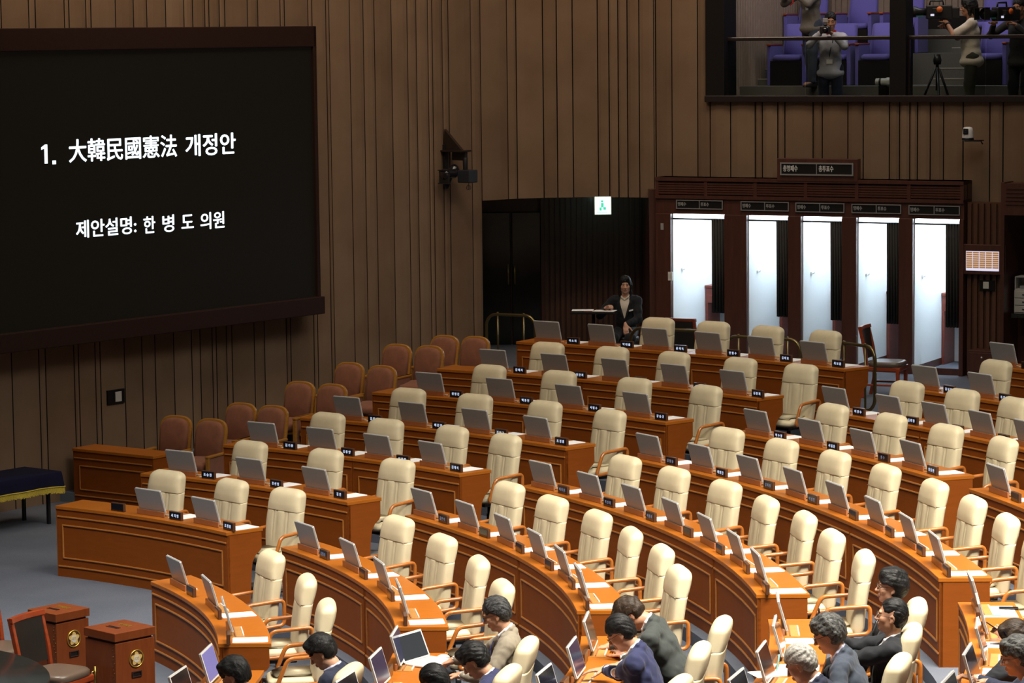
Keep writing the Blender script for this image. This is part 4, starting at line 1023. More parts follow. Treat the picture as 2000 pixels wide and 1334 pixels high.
# ------------------------------------------------------------------ people: smooth-union distance fields meshed by surface nets
class Field:
    def __init__(s, lo, hi, h):
        s.h = h; s.lo = np.array(lo, float); n = np.ceil((np.array(hi)-s.lo)/h).astype(int)+1
        s.F = np.full(n, .5, np.float32); s.ax = [s.lo[d]+h*np.arange(n[d]) for d in range(3)]
    def blk(s, lo, hi):
        sl = []
        for d in range(3):
            a = max(0, int((lo[d]-s.lo[d])/s.h)-1); b = min(s.F.shape[d], int((hi[d]-s.lo[d])/s.h)+3); sl.append(slice(a, max(a, b)))
        return tuple(sl)
    def pts(s, sl): return np.meshgrid(*[s.ax[d][sl[d]] for d in range(3)], indexing='ij', sparse=True)
    def put(s, fn, lo, hi, k=.02, cut=False):
        m = k+.025; sl = s.blk(np.array(lo)-m, np.array(hi)+m)
        if 0 in s.F[sl].shape: return
        d = fn(*s.pts(sl)); a = s.F[sl]
        if cut:
            d = -d
            if k <= 0: s.F[sl] = np.maximum(a, d); return
            q = np.clip(.5-.5*(d-a)/k, 0, 1); s.F[sl] = d*(1-q)+a*q+k*q*(1-q)
        else:
            if k <= 0: s.F[sl] = np.minimum(a, d); return
            q = np.clip(.5+.5*(d-a)/k, 0, 1); s.F[sl] = d*(1-q)+a*q-k*q*(1-q)
    def cap(s, a, b, r0, r1=None, k=.02, cut=False):
        r1 = r0 if r1 is None else r1; a = np.array(a, float); b = np.array(b, float); ab = b-a; L = max(1e-9, ab @ ab); r = max(r0, r1)
        def fn(X, Y, Z):
            t = np.clip(((X-a[0])*ab[0]+(Y-a[1])*ab[1]+(Z-a[2])*ab[2])/L, 0, 1)
            return np.sqrt((X-a[0]-t*ab[0])**2+(Y-a[1]-t*ab[1])**2+(Z-a[2]-t*ab[2])**2)-(r0+(r1-r0)*t)
        s.put(fn, np.minimum(a, b)-r, np.maximum(a, b)+r, k, cut)
    def chain(s, P, r, k=.02):
        for i in range(len(P)-1):
            r0 = r[i] if isinstance(r, (list, tuple)) else r; r1 = r[i+1] if isinstance(r, (list, tuple)) else r
            s.cap(P[i], P[i+1], r0, r1, k)
    def ell(s, c, r, A=None, k=.02, cut=False):
        """ellipsoid; A has the local axes as columns"""
        c = np.array(c, float); r = np.array(r, float); A = np.eye(3) if A is None else A; R_ = float(r.max())
        e = np.sqrt(((A*r)**2).sum(1))
        def fn(X, Y, Z):
            dx, dy, dz = X-c[0], Y-c[1], Z-c[2]
            l = [dx*A[0, i]+dy*A[1, i]+dz*A[2, i] for i in range(3)]
            k0 = np.sqrt(sum((l[i]/r[i])**2 for i in range(3))); k1 = np.sqrt(sum((l[i]/r[i]**2)**2 for i in range(3)))
            return k0*(k0-1)/np.maximum(k1, 1e-6)
        s.put(fn, c-e, c+e, k, cut)
    def noise(s, amp, fr, seed):
        X, Y, Z = s.pts(tuple(slice(None) for _ in range(3))); r_ = random.Random(seed)
        for i in range(5):
            a, b, c, p = [r_.uniform(-1, 1)*fr for _ in range(3)]+[r_.uniform(0, 6.28)]
            s.F += (amp/2.2*np.sin(a*X+b*Y+c*Z+p+1.5*np.sin(c*.6*X-a*.5*Z+b*Y))).astype(np.float32)
    def nets(s):
        F = s.F; S = F < 0
        cnt = sum(S[i:F.shape[0]-1+i, j:F.shape[1]-1+j, k:F.shape[2]-1+k].astype(np.int8) for i in (0, 1) for j in (0, 1) for k in (0, 1))
        act = (cnt > 0) & (cnt < 8); I, J, K_ = np.nonzero(act); n = len(I)
        if n == 0: return None
        idx = np.full(act.shape, -1, np.int64); idx[I, J, K_] = np.arange(n)
        cor = [(i, j, k) for i in (0, 1) for j in (0, 1) for k in (0, 1)]
        V = [F[I+c[0], J+c[1], K_+c[2]] for c in cor]; acc = np.zeros((n, 3)); num = np.zeros(n)
        for a in range(8):
            for b in range(a+1, 8):
                if sum(abs(cor[a][d]-cor[b][d]) for d in range(3)) != 1: continue
                cr = (V[a] < 0) != (V[b] < 0); t = np.where(cr, V[a]/np.where(cr, V[a]-V[b], 1), 0)
                for d in range(3): acc[:, d] += np.where(cr, cor[a][d]+t*(cor[b][d]-cor[a][d]), 0)
                num += cr
        P = s.lo+s.h*(np.stack([I, J, K_], 1)+acc/num[:, None]); Q = []
        for d in range(3):
            e1, e2 = [(1, 2), (2, 0), (0, 1)][d]; sh = [slice(None)]*3; sh2 = [slice(None)]*3; sh[d] = slice(0, -1); sh2[d] = slice(1, None)
            c0 = S[tuple(sh)]; c1 = S[tuple(sh2)]; x = np.stack(np.nonzero(c0 != c1), 1)
            ok = (x[:, e1] > 0) & (x[:, e2] > 0) & (x[:, e1] < F.shape[e1]-1) & (x[:, e2] < F.shape[e2]-1); x = x[ok]
            fl_ = c0[tuple(x.T)]
            def cell(a, b): y = x.copy(); y[:, e1] -= a; y[:, e2] -= b; return idx[tuple(y.T)]
            q = np.stack([cell(1, 1), cell(0, 1), cell(0, 0), cell(1, 0)], 1); q[~fl_] = q[~fl_][:, ::-1]; Q.append(q)
        Q = np.concatenate(Q); return P, Q[(Q >= 0).all(1)]
    def build(s, name, mats, parent, sel=None):
        r = s.nets()
        if r is None: return None
        P, Q = r; me = bpy.data.meshes.new(name); me.vertices.add(len(P)); me.vertices.foreach_set('co', P.astype(np.float32).ravel())
        me.loops.add(Q.size); me.loops.foreach_set('vertex_index', Q.astype(np.int32).ravel()); me.polygons.add(len(Q))
        me.polygons.foreach_set('loop_start', np.arange(0, Q.size, 4, dtype=np.int32)); me.polygons.foreach_set('loop_total', np.full(len(Q), 4, np.int32))
        for m_ in mats: me.materials.append(M[m_])
        if sel is not None: me.polygons.foreach_set('material_index', sel(P[Q].mean(1)).astype(np.int32))
        me.polygons.foreach_set('use_smooth', np.ones(len(Q), bool)); me.update(calc_edges=True); me.validate()
        o = bpy.data.objects.new(name, me); COL.objects.link(o); o.parent = parent; return o
def nrm(v): v = np.array(v, float); return v/max(1e-9, np.linalg.norm(v))
def ik(S, W, l0, l1, pole):
    S = np.array(S, float); W = np.array(W, float); d = W-S; L = np.linalg.norm(d)
    if L > .985*(l0+l1): W = S+d/L*.985*(l0+l1); d = W-S; L = np.linalg.norm(d)
    a = (l0*l0-l1*l1+L*L)/(2*L); h = math.sqrt(max(0, l0*l0-a*a)); u = d/L; p = np.array(pole, float); p = nrm(p-u*(p @ u)); return S+u*a+p*h, W
def add_hand(f, W, d, pn, side, curl=.35, sc=1., spread=.018, thumb=.75):
    """W wrist, d direction of the hand, pn normal out of the palm, side +1 left / -1 right (thumb side)"""
    d = nrm(d); pn = nrm(np.array(pn)-d*(np.array(pn) @ d)); ac = np.cross(d, pn)*side   # towards the thumb
    A = np.stack([d, ac, pn], 1); W = np.array(W)
    f.cap(W-d*.02, W+d*.02, .026*sc, .027*sc, .015)
    f.ell(W+d*.052*sc, (.052*sc, .041*sc, .017*sc), A, .014)
    for j, (o_, L) in enumerate(((.030, .92), (.010, 1.), (-.010, .95), (-.029, .76))):
        p = W+d*.090*sc+ac*o_*sc; dr = nrm(d+ac*o_*spread*14); ph = 0
        for q, (l, r0, r1) in enumerate(((.042, .0092, .0086), (.027, .0086, .0080), (.021, .0080, .0066))):
            ph += curl*(1.0, 1.15, .8)[q]*(1+.12*j); v = dr*math.cos(ph)+pn*math.sin(ph); e = p+v*l*L*sc
            f.cap(p, e, r0*sc, r1*sc, .004); p = e
    p = W+d*.028*sc+ac*.030*sc; v = nrm(d*.62+ac*thumb+pn*.35)
    for l, r0, r1 in ((.042, .0125, .0105), (.032, .0105, .0095), (.025, .0095, .0075)):
        e = p+v*l*sc; f.cap(p, e, r0*sc, r1*sc, .008); p = e; v = nrm(v+d*.35+pn*.12)
def add_head(f, H, A, sc=.96, wide=1.):
    T = lambda x, y, z: H+A @ (np.array((x, y*wide, z))*sc); r = lambda *q: np.array(q)*sc
    f.ell(T(-.010, 0, .042), r(.097, .077*wide, .093), A, .02); f.ell(T(.024, 0, -.025), r(.070, .061*wide, .092), A, .03)
    f.ell(T(.052, 0, -.085), r(.034, .036*wide, .032), A, .025); f.ell(T(.070, 0, -.098), r(.019, .023, .017), A, .015)
    for s_ in (1, -1):
        f.ell(T(.012, .046*s_, -.062), r(.034, .017, .030), A, .025); f.ell(T(.062, .040*s_, -.022), r(.026, .026, .026), A, .02)
    f.cap(T(.086, -.036, .031), T(.086, .036, .031), .0125*sc, None, .014)
    for s_ in (1, -1): f.ell(T(.101, .032*s_, .010), r(.020, .021, .013), A, .010, True)
    for s_ in (1, -1): f.ell(T(.0805, .0315*s_, .009), r(.0135, .0155, .0115), A, .004)
    f.cap(T(.092, 0, .018), T(.114, 0, -.024), .0085*sc, .0125*sc, .010); f.ell(T(.117, 0, -.028), r(.0125, .0125, .0105), A, .006)
    for s_ in (1, -1): f.ell(T(.103, .0145*s_, -.030), r(.012, .009, .009), A, .006)
    f.cap(T(.094, -.019, -.056), T(.094, .019, -.056), .0085*sc, None, .006); f.cap(T(.093, -.017, -.068), T(.093, .017, -.068), .0088*sc, None, .006)
    f.cap(T(.106, -.023, -.0615), T(.106, .023, -.0615), .0028*sc, None, .003, True)
    for s_ in (1, -1):
        f.ell(T(-.008, .076*s_, -.004), r(.019, .009, .033), A, .006); f.ell(T(-.002, .086*s_, -.002), r(.010, .006, .018), A, .004, True); f.ell(T(.002, .076*s_, -.032), r(.010, .007, .011), A, .005)
def head_lips(H, A, sc, wide):
    def sel(C):
        L = (C-H) @ A/sc; return ((L[:, 0] > .088) & (np.abs(L[:, 1]) < .025) & (np.abs(L[:, 2]+.062) < .0135)).astype(int)
    return sel
def add_hair(name, mat, root, H, A, sc, style, seed, wide=1.):
    T = lambda x, y, z: H+A @ (np.array((x, y*wide, z))*sc); r = lambda *q: np.array(q)*sc
    lo = H-np.array((.22, .22, .34)); hi = H+np.array((.22, .22, .24)); f = Field(lo, hi, .0042)
    th = {'short': .012, 'full': .022, 'wavy': .026, 'bob': .018, 'thin': .007, 'long': .016}[style]
    f.ell(T(-.012, 0, .046), r(.098+th, .078+th*.8, .094+th), A, .02)
    f.ell(T(-.048, 0, .000), r(.062+th*.6, .072+th*.6, .088), A, .03)
    if style in ('full', 'wavy', 'bob', 'long'):
        f.cap(T(.062, -.045, .112), T(.070, .040, .112), .024*sc, .026*sc, .03)
    if style == 'wavy': f.cap(T(-.02, -.05, .128), T(-.02, .05, .128), .02*sc, None, .04)
    if style in ('bob', 'long'):
        zz = -.10 if style == 'bob' else -.17
        for s_ in (1, -1): f.cap(T(.005, .078*s_, .03), T(-.01, .080*s_, zz), .028*sc, .024*sc, .03)
        f.cap(T(-.07, 0, .0), T(-.075, 0, zz), .06*sc, .05*sc, .04)
        for s_ in (1, -1): f.cap(T(.072, .05*s_, .08), T(.055, .074*s_, .01), .02*sc, .012*sc, .02)
    zc = {'short': .074, 'full': .066, 'wavy': .070, 'bob': .052, 'thin': .094, 'long': .062}[style]
    f.ell(T(.120, 0, zc-.130), r(.108, .092, .130), A, .012, True)                # face opening
    if style in ('short', 'full', 'wavy', 'thin'):
        for s_ in (1, -1):
            f.ell(T(.012, .088*s_, -.030), r(.034, .030, .050), A, .010, True); f.ell(T(.055, .085*s_, -.02), r(.05, .04, .062), A, .012, True)
        f.ell(T(-.05, 0, -.165), r(.11, .12, .095), A, .015, True)
    X, Y, Z = f.pts(tuple(slice(None) for _ in range(3)))
    dx, dy, dz = X-H[0], Y-H[1], Z-H[2]; l = [(dx*A[0, i]+dy*A[1, i]+dz*A[2, i])/sc for i in range(3)]; r_ = random.Random(seed)
    big = {'wavy': .0042, 'full': .0024, 'long': .0018, 'bob': .0018}.get(style, .0016)
    for amp, fx, fyz in ((big, 42, 75), (.0013, 60, 190), (.0009, 90, 330)):
        for q in range(3):
            a, b, c, ph = r_.uniform(-1, 1)*fx, r_.uniform(.4, 1)*fyz*r_.choice((-1, 1)), r_.uniform(-1, 1)*fyz, r_.uniform(0, 6.3)
            f.F += (amp/1.6*np.sin(a*l[0]+b*l[1]+c*l[2]+ph+1.1*np.sin(30*l[0]+22*l[1]+q))).astype(np.float32)
    return f.build(name, [mat], root)
def person(label, loc, rz, sp, group=None):
    g = sp.get; root = empty('person', loc, rz, label, 'person', group)
    sc = g('head_scale', .97); wide = g('wide', 1.)
    hip = np.array(g('hip', (0, 0, .545)), float); L = math.radians(g('lean', 5)); sl = math.radians(g('side', 0))
    s_ = nrm((math.sin(L), math.sin(sl), math.cos(L))); y_ = nrm(np.cross(s_, np.array((1., 0, 0)))); fw = np.cross(y_, s_)
    tw = math.radians(g('twist', 0)); fw, y_ = fw*math.cos(tw)+y_*math.sin(tw), y_*math.cos(tw)-fw*math.sin(tw)
    tall = g('tall', 1.)
    TL = lambda a, b, c: hip+fw*a+y_*b+s_*c*tall
    B3 = np.stack([fw, y_, s_], 1)
    hp, hy, hr = [math.radians(q) for q in (g('pitch', 10), g('yaw', 0), g('roll', 0))]
    Rz = np.array([[math.cos(hy), -math.sin(hy), 0], [math.sin(hy), math.cos(hy), 0], [0, 0, 1]]); Ry = np.array([[math.cos(hp), 0, math.sin(hp)], [0, 1, 0], [-math.sin(hp), 0, math.cos(hp)]])
    Rx = np.array([[1, 0, 0], [0, math.cos(hr), -math.sin(hr)], [0, math.sin(hr), math.cos(hr)]]); A = Rz @ Ry @ Rx
    nb = TL(-.01, 0, .50); nd = nrm(s_*1.0+A[:, 2]*.9); H = nb+nd*.062+A @ np.array((.028, 0, .095))*sc
    sw = .185*g('shoulder', 1.)
    shp = {1: TL(0, sw, .435), -1: TL(0, -sw, .435)}
    arms = {}
    for sd in (1, -1):
        W = np.array(g('hand_l' if sd > 0 else 'hand_r', (.30, .2*sd, .78)), float)
        E_, W = ik(shp[sd], W, .285, .255, g('pole_l' if sd > 0 else 'pole_r', (-.35, .75*sd, -.8))); arms[sd] = (E_, W)
    stand = g('stand', False)
    legs = {}
    for sd in (1, -1):
        hj = hip+y_*.088*sd
        if stand:
            k = g('stance', {}).get(sd, (0, 0)); an = np.array((k[0], .11*sd+k[1], .07)); kn = (hj+an)/2+np.array((.03, 0, .02))
        else:
            fz_ = g('feet', .08); kn = np.array((hip[0]+.42, .12*sd, .515)); an = np.array((hip[0]+.37, .12*sd, fz_))
        legs[sd] = (hj, kn, an)
    P_all = [H+.2, H-.2, hip-.25, hip+.25]+[q+d for sd in (1, -1) for q in arms[sd]+legs[sd] for d in (.22, -.22)]
    lo, hi = np.min(P_all, 0), np.max(P_all, 0)
    f = Field(lo, hi, g('voxel', .0055))
    # torso, arms, legs under the clothes
    f.chain([hip, TL(0, 0, .2), TL(.01, 0, .34), TL(.0, 0, .44)], [.09, .085, .08, .05], .05)
    f.chain([shp[1]-y_*.02, shp[-1]+y_*.02], .042, .04)
    f.chain([nb-s_*.06+fw*.012, nb+nd*.04+fw*.006, H-A[:, 2]*.03*sc-A[:, 0]*.012], [.048, .050, .05], .03)
    for sd in (1, -1):
        E_, W = arms[sd]; f.chain([shp[sd], E_, W], [.046, .038, .026], .02)
        hd = g('hdir_l' if sd > 0 else 'hdir_r', None); hd = nrm(W-E_)+np.array((0, 0, -.1)) if hd is None else np.array(hd)
        pn = g('palm_l' if sd > 0 else 'palm_r', (0, 0, -1)); add_hand(f, W, hd, pn, sd, g('curl_l' if sd > 0 else 'curl_r', .32))
        hj, kn, an = legs[sd]; f.chain([hj, kn, an], [.07, .05, .036], .03); f.cap(an-np.array((.03, 0, .03)), an+np.array((.14, 0, -.045)), .035, .028, .02)
    add_head(f, H, A, sc, wide)
    f.build('body', [g('skin', 'skin_warm'), 'lip'], root, head_lips(H, A, sc, wide))
    T = lambda x, y, z: H+A @ (np.array((x, y*wide, z))*sc)
    M4 = lambda c: Matrix(((A[0, 0], A[0, 1], A[0, 2], c[0]), (A[1, 0], A[1, 1], A[1, 2], c[1]), (A[2, 0], A[2, 1], A[2, 2], c[2]), (0, 0, 0, 1)))
    if g('face', True):
        for q in (1, -1):
            mb = MB(); mb.ell((0, 0, 0), (.0135*sc, .0125*sc, .0058*sc if g('eyes_open', True) else .0025), M4(T(.0835, .0315*q, .0085)), 12, 8); ey = mb.build('eye', 'eye_white', root)
            mb = MB(); mb.ell((0, 0, 0), (.004, .0068, .0056), M4(T(.0955, .0315*q, .0085)), 12, 8); mb.build('iris', 'eye_iris', ey)
            mb = MB(); mb.tube([T(.096, .013*q, .030), T(.098, .028*q, .0345), T(.088, .047*q, .030)], [.0026, .0036, .002], 6); mb.build('eyebrow', g('brow', 'hair_black'), root)
    if g('glasses'):
        mb = MB(); gm = []
        for q in (1, -1):
            c = [(.112-.010*abs(math.cos(a))*(1 if math.cos(a)*q > 0 else 0), .033*q+.0255*math.cos(a), .006+.0185*math.sin(a)) for a in [2*math.pi*j/24 for j in range(24)]]
            mb.tube([T(*v) for v in c], .0016, 6, closed=True); gm.append([T(*v) for v in c])
            mb.tube([T(.104, .058*q, .012), T(.05, .078*q, .012), T(-.008, .083*q, .010), T(-.022, .083*q, -.012)], .0017, 6)
        mb.tube([T(.114, -.008, .010), T(.117, 0, .013), T(.114, .008, .010)], .0015, 6); gl = mb.build('glasses', 'black_metal', root)
        mb = MB()
        for c in gm: mb.add(c, [tuple(range(24))], True)
        lm = mb.build('lens', 'spectacle_lens', gl); sd_ = lm.modifiers.new('thick', 'SOLIDIFY'); sd_.thickness = .0015
    add_hair('hair', g('hair', 'hair_black'), root, H, A, sc, g('style', 'short'), g('seed', 1), wide)
    # ---- clothes
    bk = g('bulk', 1.)
    def torso(fl_, e, kk=.05):
        fl_.ell(TL(0, 0, .02), np.array((.125*bk+e, .165*bk+e, .12+e)), B3, kk); fl_.ell(TL(.012, 0, .16), np.array((.118*bk+e, .150*bk+e, .16+e)), B3, kk)
        fl_.ell(TL(.008, 0, .32), np.array((.118*bk+e, .172*bk+e, .15+e)), B3, kk)
        fl_.cap(TL(-.012, sw*.86, .43), TL(-.012, -sw*.86, .43), .056+e, None, kk); fl_.cap(TL(-.02, sw*.45, .45), TL(-.02, -sw*.45, .45), .055+e, None, kk)
    h = .0075
    tshirt = g('top') is not None
    jl = lo; jh = hi
    if g('jacket'):
        f = Field(jl, jh, h); torso(f, .006)
        for sd in (1, -1):
            E_, W = arms[sd]; We = W-nrm(W-E_)*.035
            f.chain([shp[sd], shp[sd]*.45+E_*.55, E_, We], [.066, .058, .052, .043], .035)
            f.ell(E_*.9+shp[sd]*.1, (.055, .055, .055), None, .03)
        if stand or True: f.ell(TL(.0, 0, -.05), np.array((.14*bk, .178*bk, .10)), B3, .05)
        f.noise(.0042, 34, g('seed', 1)+7); f.noise(.0022, 80, g('seed', 1)+17)
        # open front: V neckline, neck hole
        V0 = TL(.0, 0, .0)
        def vfn(X, Y, Z):
            dx, dy, dz = X-V0[0], Y-V0[1], Z-V0[2]
            a = dx*fw[0]+dy*fw[1]+dz*fw[2]; b = dx*y_[0]+dy*y_[1]+dz*y_[2]; c = dx*s_[0]+dy*s_[1]+dz*s_[2]
            return np.maximum(np.maximum(np.abs(b)-np.maximum(0, (c-.19))*.28, .02-a), .19-c)*.8
        f.put(vfn, TL(.1, -.1, .2)-.12, TL(.1, .1, .5)+.12, 0, True)
        f.cap(nb+s_*.03+fw*.014, nb+nd*.12+fw*.014, .053, .062, 0, True)
        f.chain([TL(.03, .075, .455), TL(-.03, .062, .485), TL(-.062, .03, .50), TL(-.068, 0, .503), TL(-.062, -.03, .50), TL(-.03, -.062, .485), TL(.03, -.075, .455)], .024, .02)
        lap = [TL(.138*bk, .006, .185), TL(.128*bk, .060, .30), TL(.085, .085, .41), TL(.02, .080, .492), TL(-.045, .055, .528), TL(-.064, 0, .536)]
        lap2 = [TL(*(np.array((fw, y_, s_)) @ (q-hip)*np.array((1, -1, 1/tall)))) for q in lap]
        for lp in (lap, lap2): f.chain(lp, [.006, .014, .015, .014, .0145, .0145], .008)
        f.build('jacket', [g('jacket')], root)
        f = Field(jl, jh, h); torso(f, -.006); f.chain([TL(.065, .0, .455), TL(.052, .044, .490), TL(-.003, .059, .525), TL(-.045, .032, .546), TL(-.052, 0, .550), TL(-.045, -.032, .546), TL(-.003, -.059, .525), TL(.052, -.044, .490), TL(.065, 0, .455)], .0125, .006)
        f.cap(nb-s_*.02+fw*.010, nb+nd*.14+fw*.010, .050, .053, 0, True)
        for sd in (1, -1):
            E_, W = arms[sd]; u = nrm(W-E_); f.chain([E_, W-u*.05, W-u*.008], [.036, .037, .035], .01); f.cap(W-u*.006, W+u*.1, .031, None, 0, True)
        f.build('shirt', [g('shirt', 'shirt_white')], root)
        if g('tie'):
            mb = MB(); pt = [TL(.098, 0, .452), TL(.128*bk, 0, .40), TL(.140*bk, 0, .30), TL(.142*bk, 0, .19)]; wd = [.014, .018, .024, .03]
            mb.loft([[q-y_*w_, q+y_*w_, q+y_*w_+fw*.008, q-y_*w_+fw*.008] for q, w_ in zip(pt, wd)], sm=False); mb.build('tie', g('tie'), root, bevel=.003)
    else:
        f = Field(jl, jh, h); torso(f, .004)
        slv = g('sleeve', 1.)
        for sd in (1, -1):
            E_, W = arms[sd]
            if slv >= 1: f.chain([shp[sd], E_, W-nrm(W-E_)*.03], [.06, .050, .040], .035)
            else: f.chain([shp[sd], shp[sd]*.22+E_*.78], [.064, .066], .035)
        f.noise(.004, 36, g('seed', 1)+5); f.cap(nb-s_*.02, nb+nd*.12, .064, .07, 0, True)
        f.ell(TL(0, 0, -.07), np.array((.158*bk, .195*bk, .10)), B3, .04)
        if g('collar', True): f.chain([TL(.075, 0, .45), TL(.045, .052, .485), TL(-.01, .068, .51), TL(-.06, 0, .528), TL(-.01, -.068, .51), TL(.045, -.052, .485), TL(.075, 0, .45)], .011, .006)
        f.build('shirt', [g('top', 'shirt_white')], root)
    f = Field(lo, hi, .010)
    f.ell(hip-s_*.02, np.array((.125*bk, .165*bk, .11)), B3, .05)
    for sd in (1, -1):
        hj, kn, an = legs[sd]; f.chain([hj, kn, an+np.array((0, 0, .01))], [.093*min(1.1, bk), .072, .056], .04)
    f.noise(.004, 36, 3); f.build('trousers', [g('trousers', 'suit_black')], root)
    mb = MB()
    for sd in (1, -1):
        an = legs[sd][2]; z0 = an[2]-.08
        mb.loft([[(an[0]+x, an[1]+y*w_, z0+z) for x, y, z in ((-.07, -1, 0), (.10, -1.1, 0), (.18, -.6, 0), (.18, .6, 0), (.10, 1.1, 0), (-.07, 1, 0))] if i == 0 else [(an[0]+x, an[1]+y*w_, z0+z) for x, y, z in ((-.07, -1, hgt), (.08, -1.0, hgt*.75), (.16, -.5, hgt*.5), (.16, .5, hgt*.5), (.08, 1.0, hgt*.75), (-.07, 1, hgt))] for i, w_, hgt in ((0, .042, 0), (1, .038, .085))])
    mb.build('shoes', 'dark_leather', root, bevel=.012)
    root['_head'] = 0; del root['_head']
    return root, dict(H=H, A=A, sc=sc, arms=arms, T=T, TL=TL)

def to_local(P, loc, rz):
    d = np.array(P)-np.array(loc); c, s2 = math.cos(-rz), math.sin(-rz); return np.array((d[0]*c-d[1]*s2, d[0]*s2+d[1]*c, d[2]))
def seated(i, th, dhip, label, **sp):
    """a sitter in the near block: row i, bearing th, hips dhip behind the desk's front edge; hands given as points of the desk plane"""
    r = R[i]; z = ZB[i]-.75; loc = pol(r+dhip, th, z); rz = th+math.pi
    for k in ('hand_l', 'hand_r'):
        if k in sp and len(sp[k]) == 4: q = sp[k]; sp[k] = tuple(to_local(at_z(q[0], q[1], z+q[2]), loc, rz)-np.array((q[3], 0, 0)))
    return person(label, loc, rz, sp)+(loc, rz)
# ------------------------------------------------------------------ the near block: desks' equipment, chairs, sitters
def near_row(i, th0, step, n, chairs, faces, papers=None, off=.30, dch=.68):
    seat_row(i, ZB[i], [th0-step*k for k in range(n)], ROWN[i], NB, None, None, chairs, papers, off, faces, dch)
near_row(1, -.1093, .114, 3, [0]*3, {0: 'purple_screen'}, [0, 0, 1])
near_row(2, -.0944, .094, 3, [0]*3, {0: 'navy_screen', 1: 'navy_screen'}, [0, 1, 0])
near_row(3, -.0962, .0937, 4, [0]*4, {1: 'navy_screen'}, [0, 1, 1, 0])
near_row(4, -.0797, .0795, 5, [0]*5, {4: 'navy_screen'}, [1, 1, 0, 1, 0])
near_row(5, -.0639, .069, 5, [0]*5, {}, [0, 1, 1, 0, 0])
S_ = {}
NEARC = ['nearest the aisle', 'second from the aisle', 'third from the aisle', 'fourth from the aisle', 'fifth from the aisle']
def near_chair(i, k, px=None, py=None, dch=.86, th=None):
    zf = ZB[i]-.75
    if px is not None: P = at_z(px, py, zf+1.05); rr = math.hypot(P[0], P[1])-.235; th = math.atan2(P[1], P[0])
    else: rr = R[i]+dch
    place(CH, 1, pol(rr, th, zf), th+math.pi+jr.uniform(-.05, .05), f'cream leather armchair, {NEARC[k]}, {ROWN[i]} row of the near block', 'cream leather armchairs')
for q in ((1, 0, 680, 1302), (2, 0, 1028, 1251), (2, 1, 990, 1306), (3, 0, 1408, 1210), (3, 1, 1365, 1262), (3, 2, 1322, 1326), (4, 0, 1790, 1175), (4, 1, 1779, 1225), (4, 2, 1754, 1284)): near_chair(*q)
S_['a'] = seated(1, -.285, 0.900, 'seated person with black hair before the lit purple screen, seen from behind, bottom edge', lean=18, pitch=26, seed=2, style='full', jacket='suit_black', hand_l=(.38, .12, .80), hand_r=(.38, -.12, .80), tall=0.93)
S_['b'] = seated(1, -.165, 1.160, 'young person in navy suit with black hair looking down beside the front curved desk', lean=2, pitch=34, seed=3, style='full', skin='skin_fair', jacket='suit_navy', shirt='shirt_lilac', hand_l=(.30, .08, .66), hand_r=(.30, -.08, .66), curl_l=.5, curl_r=.5, wide=.96, tall=0.88)
S_['c'] = seated(2, -.132, 1.040, 'seated person in beige suit with grey black hair and glasses, hand on a mouse', lean=8, pitch=22, seed=4, style='short', hair='hair_salt', glasses=True, jacket='suit_beige', tie='tie_blue', hand_r=(886, 1290, .795, -.0), hand_l=(.40, .16, .79), tall=1.11, bulk=1.05, curl_r=.25, twist=4)
S_['d'] = seated(2, -.226, 1.140, 'seated person in navy suit with thick black hair, head bowed, beside the beige suit', lean=20, pitch=38, seed=5, style='full', jacket='suit_blue', hand_l=(.36, .1, .72), hand_r=(.36, -.1, .72), tall=0.86)
S_['e'] = seated(2, -.322, 1.100, 'black haired person cut off by the bottom edge, only the top of the head showing', lean=20, pitch=30, seed=6, style='short', jacket='suit_black', hand_l=(.36, .1, .76), hand_r=(.36, -.1, .76), tall=0.9)
S_['f'] = seated(3, -.128, 0.840, 'person in dark grey suit bent far over the desk with a phone', lean=30, pitch=62, seed=7, style='full', hair='hair_brown', jacket='suit_grey', hand_r=(1192, 1262, .775, .0), hand_l=(1213, 1282, .785, .02), bulk=1.1, tall=1.14, shoulder=1.08, yaw=-6, twist=-6)
S_['g'] = seated(3, -.222, 0.760, 'person in navy blue suit and glasses reading at the desk, both hands on the wood', lean=20, pitch=36, seed=8, style='short', glasses=True, jacket='suit_blue', tie='tie_blue', hand_r=(1212, 1300, .785, .0), hand_l=(1168, 1312, .785, -.02), bulk=1.05, tall=1.08, curl_l=.18, curl_r=.2, hdir_r=(1, .25, -.05), hdir_l=(1, .1, -.06))
S_['h'] = seated(4, -.108, 0.890, 'person with full black hair and glasses gazing at the screen, farthest of the phone group', lean=-3, pitch=-4, yaw=4, seed=9, style='wavy', hair='hair_black', skin='skin_fair', glasses=True, jacket='suit_black', hand_l=(.3, .12, .68), hand_r=(.3, -.12, .68), tall=0.93)
S_['i'] = seated(4, -.188, 0.930, 'person in black suit and glasses holding a phone up with both hands', lean=0, pitch=-6, seed=10, style='thin', glasses=True, wide=1.06, skin='skin_warm', jacket='suit_black', bulk=1.12, hand_l=(.44, .035, .985), hand_r=(.46, -.045, .985), hdir_l=(.35, -.1, .95), hdir_r=(.35, .1, .95), palm_l=(-.2, -1, .1), palm_r=(-.2, 1, .1), curl_l=.5, curl_r=.5, pole_l=(-.1, .8, -1), pole_r=(-.1, -.8, -1), tall=0.88)
S_['j'] = seated(4, -.268, 0.865, 'person in slate blue suit with wavy grey hair and glasses leaning over the desk', lean=22, pitch=22, seed=11, style='wavy', hair='hair_grey', glasses=True, skin='skin_fair', jacket='suit_slate', shirt='shirt_lilac', tie='tie_dark', hand_l=(.36, .2, .79), hand_r=(.38, -.12, .79), bulk=1.06, tall=1.11)
